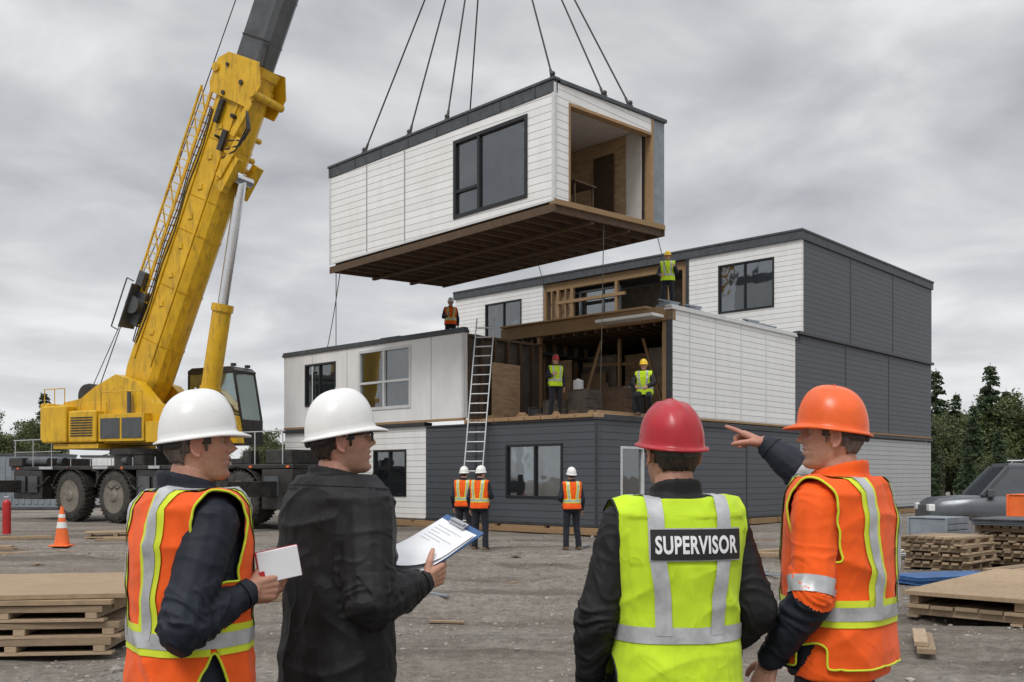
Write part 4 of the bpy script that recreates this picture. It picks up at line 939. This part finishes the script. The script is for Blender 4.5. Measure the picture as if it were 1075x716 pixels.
person('worker in lime vest and yellow hard hat crouching on upper deck',(px(677,27.6),27.6,3.335),-110,1.08,
 {1:dict(e=(.29,.22,.82),w=(.15,.42,.72),d=(-.3,.6,-.4),n=(-1,0,0),t=(0,1,0),c=.5),-1:dict(e=(-.29,.22,.82),w=(-.15,.42,.70),d=(.3,.6,-.4),n=(1,0,0),t=(0,1,0),c=.5)},'black','lime','haty',hi=False,seed=25,stripes='silver',dz=.38,legs=kn,hem=.9,bulk=.012,lean=.25)
person('worker in lime vest and yellow hard hat standing on the roof',(px(701,30.2),30.2,6.75),-100,1.0,{-1:dict(e=(-.27,.05,1.15),w=(-.2,.25,1.3),d=(.3,.5,.6),n=(1,0,0),t=(0,0,1),c=.8),1:dict(e=(.28,.0,1.14),w=(.22,.2,1.05),d=(-.3,.8,-.1),n=(-1,0,0),t=(0,0,1),c=.8)},'navy','lime','haty',hi=False,seed=26,stripes='silver',bulk=.01,legs=st)
person('worker in orange vest and white hard hat on the flat roof',(px(473,32.8),32.8,5.82),-80,.98,{1:ar},'navy','orange','hatw',hi=False,seed=27,hpitch=-5)
# ------------------------------------------------------------ ground
def groundmat():
    m,nt,b=nmat('gravel_ground');v=mapv(nt,(1,1,1))
    n1=noise_n(nt,v,.22,6,.6);n2=noise_n(nt,v,2.2,8,.75);n3=noise_n(nt,v,34,6,.8);tr=noise_n(nt,mapv(nt,(.10,.7,1)),1.0,6,.65);n5=noise_n(nt,v,9,6,.8)
    c=ramp(nt,n2,[(.3,(.30,.262,.22)),(.5,(.41,.368,.318)),(.72,(.54,.50,.445))])
    c=mixc(nt,ramp(nt,n1,[(.42,0.),(.62,.6)]),c,(.31,.262,.21))
    c=mixc(nt,ramp(nt,tr,[(.48,0.),(.60,.62)]),c,(.15,.123,.098))
    c=mixc(nt,1,c,ramp(nt,n5,[(.35,.64),(.65,1.15)]),'MULTIPLY')
    vo=nd(nt,'ShaderNodeTexVoronoi');vo.inputs['Scale'].default_value=26;nt.links.new(v,vo.inputs['Vector'])
    st=ramp(nt,vo.outputs['Distance'],[(.0,1.),(.38,.0)])
    wn=nd(nt,'ShaderNodeSeparateColor');nt.links.new(vo.outputs['Color'],wn.inputs[0])
    sel=math_n(nt,'MULTIPLY',st,ramp(nt,wn.outputs[0],[(.45,0.),(.6,1.)]))
    c=mixc(nt,math_n(nt,'MULTIPLY',sel,.5),c,(.50,.465,.42))
    c=mixc(nt,1,c,ramp(nt,n3,[(.3,.55),(.7,1.1)]),'MULTIPLY')
    nt.links.new(c,b.inputs['Base Color'])
    nt.links.new(ramp(nt,tr,[(.5,.95),(.66,.65)]),b.inputs['Roughness']);b.inputs['Specular IOR Level'].default_value=.2
    nb=bumpn(nt,n2,.12,.8);nb=bumpn(nt,n5,.05,.8,nb);nb=bumpn(nt,sel,.02,.8,nb);nt.links.new(bumpn(nt,n3,.02,.9,nb),b.inputs['Normal']);return m
gm=groundmat()
def gz(x,y):
    r=math.hypot(x,y-15)
    k=max(0,1-r/60);rt=0
    for a in(-1.,1.):
        for yo,sl,dp in((13.5,.18,.07),(18.5,-.25,.08),(10.2,-.08,.05),(16.0,.5,.06),(21.5,.1,.07)):
            d=abs((y-yo)-sl*x+a*1.0+.15*math.sin(x*.7));rt+=-dp*math.exp(-(d/.22)**2)+dp*.6*math.exp(-((d-.42)/.16)**2)
    return k*(.055*noise.noise(V((x*.6,y*.6,0)))+.03*noise.noise(V((x*2.3,y*2.3,3)))+rt)-.025
q=MB();us=np.linspace(-1,1,401);xs=[math.copysign((math.exp(abs(u)*7.0)-1)*.9,u) for u in us]
ys=[x+13 for x in xs]
rows=[[V((x,y,gz(x,y))) for x in xs] for y in ys]
q.grid(rows);o=q.obj('ground',gm,fix=False);o['kind']='structure'
q=MB()
bmx=bmesh.new();bmesh.ops.create_icosphere(bmx,subdivisions=1,radius=1);iv=[v.co.copy() for v in bmx.verts];iff=[tuple(v.index for v in f.verts) for f in bmx.faces];bmx.free()
for i in range(11000):
    y=6.5+ (random.random()**1.5)*24;x=random.uniform(-.62,.62)*y
    if noise.noise(V((x*.5,y*.5,5)))<-.05 and random.random()<.8: continue
    r=random.choice((.006,.008,.010,.012,.018,.026))*random.uniform(.7,1.3)*(1 if random.random()<.99 else 2)
    sx,sy,sz=[random.uniform(.6,1.3) for _ in range(3)];z=gz(x,y)
    q.add([V((x+v.x*r*sx*random.uniform(.8,1.2),y+v.y*r*sy,z+v.z*r*sz*.7+r*.1)) for v in iv],iff)
o=q.obj('gravel',mat('stones',(.27,.245,.215),.9,var=.3,scale=8,island=.7),fix=False);o['kind']='stuff';tag(o,'loose stones scattered on the dirt yard','gravel');
# ------------------------------------------------------------ timber stacks
def platform(nm,label,c,w,d,h,rot,group=None,nb=8,skid=3,m='woodh',gap=.008,bt=.04):
    q=MB();bwid=d/nb
    for i in range(nb):
        j=random.uniform(-.02,.02);q.box(-w/2+j,-d/2+i*bwid+gap,h-bt,w/2+j,-d/2+(i+1)*bwid-gap,h+random.uniform(-.003,.003))
    for i in range(skid):
        x=-w/2+.06+(w-.22)*i/(skid-1);q.box(x,-d/2,.03,x+.10,d/2,h-bt-.002)
    if h>.12:
        for i in range(3): y=-d/2+(d-.12)*i/2;q.box(-w/2,y,0,w/2,y+.12,.028)
    return tag(q.obj(nm,M[m],None,.004,loc=c,rotz=rot),label,'pallet' ,group)
z=0
for i,(dx,r) in enumerate(((0,0),(.05,.02),(-.04,-.02))):
    platform('timber_pallet','weathered timber pallet in a low stack on dirt',(-4.95+dx,9.75,z),2.5,2.3,.145,r+.10,'stacked timber pallets',nb=8,skid=4,bt=.06);z+=.149
for k,(dx,dy,w,d,r) in enumerate(((-.02,.0,2.55,2.35,.10),(.30,-.12,2.1,2.0,.16))):
    q=MB();q.box(-w/2,-d/2,0,w/2,d/2,.045);tag(q.obj('plywood_sheet',M['plyt'],None,.004,loc=(-4.95+dx,9.75+dy,z+.003),rotz=r),'broad plywood sheet lying on the pallet stack','plywood sheet','plywood sheets on the stack');z+=.05
c=V((4.5,11.1,0))+Rv*1.75-Lv*1.15
platform('timber_platform','wide timber deck panel resting on skids',(c.x,c.y,0),3.5,2.3,.15,ANG,None,9,5)
q=MB();q.box(-1.78,-1.2,0,-.02,1.2,.05);q.box(.0,-1.19,.001,1.77,1.19,.049);q.box(-1.7,-1.15,-.10,1.7,-1.05,-.003);q.box(-1.7,1.05,-.10,1.7,1.15,-.003);q.box(-1.7,-.05,-.10,1.7,.05,-.003);tag(q.obj('plywood_platform',M['plyt'],None,.005,loc=(c.x,c.y,.255),rotz=ANG+.01),'wide plywood deck on timber bearers','platform')
for (x,y,n,r,w) in((7.6,17.0,4,.75,1.3),(9.2,17.6,5,.8,1.3),(8.4,19.2,3,.7,1.3),(8.3,15.4,1,.6,1.4),(10.4,19.5,5,.8,1.3),(-13.3,21.5,2,.2,1.4),(-10.6,26,1,.4,1.6)):
    z=0
    for i in range(n):
        platform('wooden_pallet','weathered wooden pallet in a yard stack',(x+random.uniform(-.08,.08),y+random.uniform(-.08,.08),z),w*random.uniform(.92,1.05),1.1,.14,r+random.uniform(-.12,.12),'wooden pallets in the yard',7,3,gap=.022);z+=.145
def sheets(nm,label,cat,c,w,d,n,m,rot):
    q=MB()
    for i in range(n): j=random.uniform(-.05,.05);q.box(-w/2+j,-d/2+j,i*.03,w/2+j,d/2+j*.5,i*.03+.024)
    tag(q.obj(nm,M[m],None,.003,loc=c,rotz=rot),label,cat)
sheets('panel_stack','stack of white panels lying on the ground','panels',(7.2,19.4,.0),2.6,1.3,6,'wpan',.5)
sheets('panel_stack','dark panels laid on pallets','panels',(9.2,17.6,.73),1.5,1.2,4,'memb',.8)
sheets('panel_stack','small white sheet pile near building','panels',(8.0,22.5,.0),2.0,1.2,4,'wpan',.7)
sheets('panel_stack','blue wrapped panels on the ground','panels',(6.6,14.8,0),1.6,.7,4,'blue',.3)
sheets('panel_stack','blue covered bundle beside the building','panels',(8.6,24.5,0),1.6,.8,7,'blue',.7)
crate('orange_crate','orange plastic crate on stacked pallets',(10.5,19.5,.73),(1.0,.8,.5),'cone',.8);crate('material_crate','grey crate on stacked pallets',(8.4,19.2,.44),(.9,.8,.35),'sheath',.7)
for i,(x,y,l,r) in enumerate(((-11.2,20.5,2.4,.1),(-11.6,21.1,1.9,-.2),(-8.6,14.2,1.2,.4),(-10.3,17.2,1.8,.1),(5.1,15.8,1.6,.4),(3.9,9.2,1.0,1.2),(6.1,17.6,2.0,.2),(-3.2,12.5,1.1,.5),(5.5,20.5,2.4,.6),(-9.4,24.2,2.0,-.1),(-12.7,24.6,2.2,.3),(4.6,18.9,1.5,-.3),(7.4,21.3,2.2,.9),(9.6,22.4,1.6,.2),(6.9,16.1,1.3,-.5),(-6.6,19.5,1.4,.7),(2.8,22.6,1.8,.3))):
    q=MB();q.box(-l/2,-.08,.0,l/2,.08,.05);q.box(-l*.4,-.02,.052,l*.45,.10,.095);tag(q.obj('loose_plank',M['woodh'],None,.004,loc=(x,y,gz(x,y)),rotz=r),'loose timber planks lying on the dirt','plank','loose planks on the ground')
for i in range(34):
    y=random.uniform(10,25);x=random.uniform(-.5,.5)*y;l=random.uniform(.08,.4);q=MB();q.box(-l,-.03,0,l,.03,.025)
    if i%3==0:q.box(-.04,-l*.6,.026,.03,l*.6,.045)
    tag(q.obj('timber_scrap',M[('woodh','sheath','dwood','woodh')[i%4]],None,.003,loc=(x,y,gz(x,y)+.005),rotz=random.uniform(0,3)),'small offcut scrap lying on the dirt','scrap','timber scraps scattered on the yard')
cn=thing('traffic_cone','orange traffic cone with white bands standing on dirt','traffic cone',(px(65,22.4),22.4,-.01))
q=MB();q.box(-.22,-.22,0,.22,.22,.04);q.obj('base',M['cone'],cn,.015)
q=MB();q.cyl((0,0,.04),(0,0,.92),.17,.035,n=24);q.obj('body',M['cone'],cn)
q=MB();q.cyl((0,0,.42),(0,0,.56),.117,.095,n=24,caps=False);q.obj('reflective_band',M['hatw'],cn);q=MB();q.cyl((0,0,.66),(0,0,.74),.080,.068,n=24,caps=False);q.obj('reflective_band',M['hatw'],cn)
def bottle(c):
    e=thing('gas_cylinder','red gas cylinder standing on the yard','cylinder',c);q=MB();q.cyl((0,0,0),(0,0,.85),.11,n=16);q.ball((0,0,.85),.11,6);q.obj('tank',M['redp'],e)
    q=MB();q.cyl((0,0,.94),(0,0,1.05),.03,n=8);q.cyl((-.06,0,1.02),(.06,0,1.02),.025,n=8);q.obj('valve',M['steel'],e)
bottle((px(7,27),27,0))
def container(label,c,rot,m,l=6,w=2.4,h=2.6):
    e=thing('site_container',label,'container',c,rot)
    q=MB();q.box(-l/2,-w/2,.1,l/2,w/2,h)
    for i in range(int(l/.3)): q.box(-l/2+i*.3+.05,-w/2-.03,.25,-l/2+i*.3+.2,-w/2-.001,h-.15)
    q.obj('shell',M[m],e,.02);q=MB();q.box(-l/2-.03,-w/2-.04,0,l/2+.03,w/2+.04,.1);q.box(-l/2-.03,-w/2-.04,h,l/2+.03,w/2+.04,h+.1);q.obj('frame_rail',M['greyp'],e)
container('grey site container behind the crane',(-25,48,0),.1,'sheath');container('white site container behind the crane',(-29,44,0),.4,'wpan');container('grey site container on the yard',(-19.5,52,0),.0,'wpan')
def car(c,rot,m,label,sc=1):
    e=thing('parked_car',label,'car',c,rot,None,sc)
    q=MB()
    def xs(x,zl,zh,w): return [V((x,-w,zl)),V((x,-w*1.0,zl+.25)),V((x,-w*1.02,(zl+zh)/2)),V((x,-w*.96,zh-.06)),V((x,-w*.88,zh)),V((x,w*.88,zh)),V((x,w*.96,zh-.06)),V((x,w*1.02,(zl+zh)/2)),V((x,w,zl+.25)),V((x,w,zl))]
    q.loft([xs(-2.32,.5,1.0,.80),xs(-2.25,.38,1.15,.90),xs(-1.2,.32,1.17,.93),xs(.9,.32,1.17,.93),xs(1.2,.32,1.14,.93),xs(2.0,.38,1.08,.90),xs(2.28,.45,.9,.80)],sm=True);q.obj('body',m,e)
    a=[V((-2.2,-.86,1.14)),V((1.15,-.86,1.14)),V((1.15,.86,1.14)),V((-2.2,.86,1.14))];b2=[V((-2.0,-.74,1.80)),V((.55,-.74,1.82)),V((.55,.74,1.82)),V((-2.0,.74,1.80))]
    q=MB();q.loft([a,b2],sm=False);q.obj('window',M['cglass'],e)
    q=MB();q.loft([[V((p.x,p.y*1.03,p.z-.02)) for p in b2],[V((p.x*.99,p.y*1.0,1.87)) for p in b2],[V((p.x*.93,p.y*.88,1.91)) for p in b2]],sm=False)
    for i in range(4): q.beam(a[i],b2[i],.10,.10)
    for sy in(-1,1):
        for x in(-.45,-1.45): q.beam((x,sy*.875,1.1),(x-.03,sy*.75,1.81),.11,.03,(0,1,0))
    q.obj('roof',m,e,.02)
    for sy in(-1,1): q=MB();q.cyl((-1.8,sy*.6,1.97),(.2,sy*.6,1.98),.022,n=6);q.cyl((-1.7,sy*.6,1.88),(-1.7,sy*.6,1.97),.02,n=6);q.cyl((.1,sy*.6,1.88),(.1,sy*.6,1.98),.02,n=6);q.obj('roof_rail',M['alu'],e)
    for x in(-1.45,1.45):
        for sy in(-1,1):
            q=MB();q.cyl((x,sy*.72,.36),(x,sy*.96,.36),.36,n=24);w=q.obj('wheel',M['rubber'],e);q=MB();q.cyl((x,sy*.95,.36),(x,sy*.975,.36),.22,n=16);q.obj('rim',M['steel'],w)
    for sy in(-.7,.7):
        q=MB();q.box(2.16,sy-.15,.78,2.30,sy+.15,.94);q.obj('headlight',M['hatw'],e,.02)
        q=MB();q.box(-2.34,sy-.12,.85,-2.2,sy+.12,1.12);q.obj('tail_light',M['redp'],e,.02)
        q=MB();q.box(.9,sy*1.36-.05,1.12,1.05,sy*1.36+.05,1.30);q.obj('mirror',m,e,.02)
cpnt=mat('dark_car_paint',(.10,.11,.12),.25,metal=.3,var=.1,bump=0)
car((12.2,23.2,.0),math.pi-.2,cpnt,'dark grey sport utility vehicle parked behind pallet stacks',1.0)
# ------------------------------------------------------------ trees
def leafmat(n,a,b2):
    m,nt,b=nmat(n);g=nd(nt,'ShaderNodeNewGeometry');v=mapv(nt,(1,1,1));nn=noise_n(nt,v,.9,3)
    k=math_n(nt,'MULTIPLY_ADD',g.outputs['Random Per Island'],.5,math_n(nt,'MULTIPLY_ADD',nn,1.2,-.35))
    nt.links.new(ramp(nt,k,[(.15,a),(.85,b2)]),b.inputs['Base Color']);b.inputs['Roughness'].default_value=.6;b.inputs['Specular IOR Level'].default_value=.25;return m
LF=leafmat('foliage',(.05,.072,.028),(.14,.165,.065));CF=leafmat('conifer_needles',(.03,.052,.026),(.08,.11,.052))
bark=mat('bark',(.10,.08,.065),.9,var=.4,scale=6,bump=.02,bscale=10)
def leaf(q,p,r,d=None):
    a=V((random.gauss(0,1),random.gauss(0,1),random.gauss(0,.6))).normalized() if d is None else d
    b=a.cross(V((random.gauss(0,1),random.gauss(0,1),random.gauss(0,1)))).normalized()
    q.add([p-a*r,p-b*r*.5,p+a*r,p+b*r*.5],[(0,1,2,3)])
def dec_tree(seed,h=8):
    random.seed(seed);t=MB();c=MB();pts=[V((0,0,0))]
    for i in range(1,6): pts.append(V((random.uniform(-.12,.12)*i*.5,random.uniform(-.12,.12)*i*.5,h*.8*i/5)))
    t.limb(pts,[h*.018*(1-i*.15) for i in range(6)],8)
    for i in range(30):
        u=random.uniform(.15,1);k=u*5;b0=pts[min(4,int(k))].lerp(pts[min(5,int(k)+1)],k%1)
        a=random.uniform(0,6.28);L=h*.25*(1.25-u*.75)*random.uniform(.7,1.2);e=b0+V((math.cos(a)*L,math.sin(a)*L,L*random.uniform(.3,.9)))
        t.limb([b0,b0.lerp(e,.5)+V((0,0,.05)),e],[.05,.035,.015],5)
        for s in range(6):
            cc=b0.lerp(e,random.uniform(.35,1.1))+V((random.gauss(0,.25),random.gauss(0,.25),random.gauss(0,.25)));R=random.uniform(.3,.65)
            for l in range(36):
                d=V((random.gauss(0,1),random.gauss(0,1),random.gauss(0,.8))).normalized()*R*random.random()**.4;leaf(c,cc+d,random.uniform(.07,.15))
    return t.mesh('trunk',[bark]),c.mesh('crown',[LF],fix=False)
def con_tree(seed,h=9):
    random.seed(seed);t=MB();c=MB();t.cyl((0,0,0),(0,0,h),h*.016,.02,n=8)
    z=h*.1
    while z<h:
        R=h*.20*(1-z/h)**.8+.12;nb=random.randint(7,10)
        for k in range(nb):
            a=random.uniform(0,6.28);r=R*random.uniform(.65,1.15);e=V((math.cos(a)*r,math.sin(a)*r,z-r*.25));t.cyl((0,0,z),e,.02,.006,n=4,caps=False)
            for l in range(int(18+r*26)):
                u=random.random()**.7;p=V((0,0,z)).lerp(e,u)+V((random.gauss(0,.09),random.gauss(0,.09),random.gauss(0,.07)-.04));leaf(c,p,random.uniform(.08,.17),V((math.cos(a)+random.gauss(0,.5),math.sin(a)+random.gauss(0,.5),-.3+random.gauss(0,.3))).normalized())
        z+=h*.033*random.uniform(.8,1.2)
    return t.mesh('trunk',[bark]),c.mesh('crown',[CF],fix=False)
TV=[dec_tree(1),dec_tree(2,9),con_tree(3),con_tree(4,10),dec_tree(5,7)]
def tree(x,y,k,s):
    e=thing('tree',('broadleaf tree with dark green crown at yard edge','tall slim broadleaf tree at yard edge','dark conifer tree at yard edge','tall dark conifer at yard edge','small broadleaf tree at yard edge')[k],'tree',(x,y,0),random.uniform(0,6),'trees at the edge of the yard',s)
    for nm,me in zip(('trunk','crown'),TV[k]):
        o=D.objects.new(nm,me);COL.objects.link(o);o.parent=e
random.seed(31)
for i in range(28):
    y=random.uniform(58,80);xp=976+164*(i/27)+random.uniform(-6,6);tree(px(xp,y),y,random.choice((0,1,2,3,1,3,1)),random.uniform(.72,1.02)*y/72)
for i in range(18):
    y=random.uniform(70,95);xp=random.uniform(-60,60);tree(px(xp,y),y,random.choice((0,1,0,3,4)),random.uniform(.6,.95))
for i in range(7):
    y=random.uniform(70,85);xp=random.uniform(265,300);tree(px(xp,y),y,random.choice((0,1,4)),random.uniform(.55,.8))
for i in range(8):
    y=random.uniform(48,56);xp=random.uniform(1000,1120);tree(px(xp,y),y,random.choice((4,0,2)),random.uniform(.3,.5))
q=MB();random.seed(5)
for i in range(9000):
    a=random.uniform(-1.0,1.0);R=random.uniform(120,150);x=math.sin(a)*R;y=math.cos(a)*R;hh=4.0+2.5*noise.noise(V((x*.08,y*.05,0)))+1.5*noise.noise(V((x*.4,0,0)))
    leaf(q,V((x,y,random.random()*hh)),random.uniform(.5,.9))
o=q.obj('distant_wood',LF,fix=False);o['kind']='stuff';tag(o,'distant line of dark trees','wood')
# ------------------------------------------------------------ world
w=D.worlds.new('World');SC.world=w;w.use_nodes=True;nt=w.node_tree;bg=nt.nodes['Background']
sky=nd(nt,'ShaderNodeTexSky',sky_type='NISHITA');sky.sun_disc=False
tc=nd(nt,'ShaderNodeTexCoord');sp=nd(nt,'ShaderNodeSeparateXYZ');nt.links.new(tc.outputs['Generated'],sp.inputs[0])
zc=math_n(nt,'MAXIMUM',sp.outputs[2],0.0);den=math_n(nt,'ADD',zc,.20)
cx=math_n(nt,'DIVIDE',sp.outputs[0],den);cy=math_n(nt,'DIVIDE',sp.outputs[1],den)
cb2=nd(nt,'ShaderNodeCombineXYZ');nt.links.new(cx,cb2.inputs[0]);nt.links.new(cy,cb2.inputs[1])
n1=nd(nt,'ShaderNodeTexNoise');n1.inputs['Scale'].default_value=2.4;n1.inputs['Detail'].default_value=7;n1.inputs['Roughness'].default_value=.5;n1.inputs['Distortion'].default_value=.3;nt.links.new(cb2.outputs[0],n1.inputs['Vector'])
n2=nd(nt,'ShaderNodeTexNoise');n2.inputs['Scale'].default_value=.9;n2.inputs['Detail'].default_value=4;nt.links.new(cb2.outputs[0],n2.inputs['Vector'])
nn=math_n(nt,'ADD',math_n(nt,'MULTIPLY',n1.outputs[0],.6),math_n(nt,'MULTIPLY',n2.outputs[0],.4))
cl=ramp(nt,nn,[(.37,(.37,.38,.405)),(.5,(.55,.56,.58)),(.62,(.78,.785,.795))])
cl=mixc(nt,ramp(nt,zc,[(0.,.7),(.12,.3),(.3,.0)]),cl,(.70,.71,.72))
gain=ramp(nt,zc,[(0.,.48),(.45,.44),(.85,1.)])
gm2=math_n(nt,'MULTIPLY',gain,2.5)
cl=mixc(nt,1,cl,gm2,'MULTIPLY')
ss=mixc(nt,1,sky.outputs[0],(.06,.06,.06),'MULTIPLY')
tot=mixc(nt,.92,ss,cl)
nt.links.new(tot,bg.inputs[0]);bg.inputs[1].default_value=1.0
su=D.lights.new('sun','SUN');su.energy=1.5;su.angle=math.radians(18);su.color=(1,.97,.93);so=D.objects.new('sun',su);COL.objects.link(so)
sd=V((-.32,-.72,.95)).normalized();so.rotation_euler=sd.to_track_quat('Z','Y').to_euler();so.location=(0,0,40)
sky.sun_elevation=math.asin(sd.z);sky.sun_rotation=math.atan2(sd.x,sd.y)
cam=D.cameras.new('camera');co=D.objects.new('camera',cam);COL.objects.link(co);co.location=(0,0,CAMH);co.rotation_euler=(math.radians(90),0,0)
cam.lens=1022/1075*36;cam.sensor_width=36;cam.shift_y=142/1075;cam.clip_end=3000;cam.clip_start=.05;SC.camera=co
SC.view_settings.view_transform='Standard';SC.view_settings.look='None';SC.view_settings.exposure=0
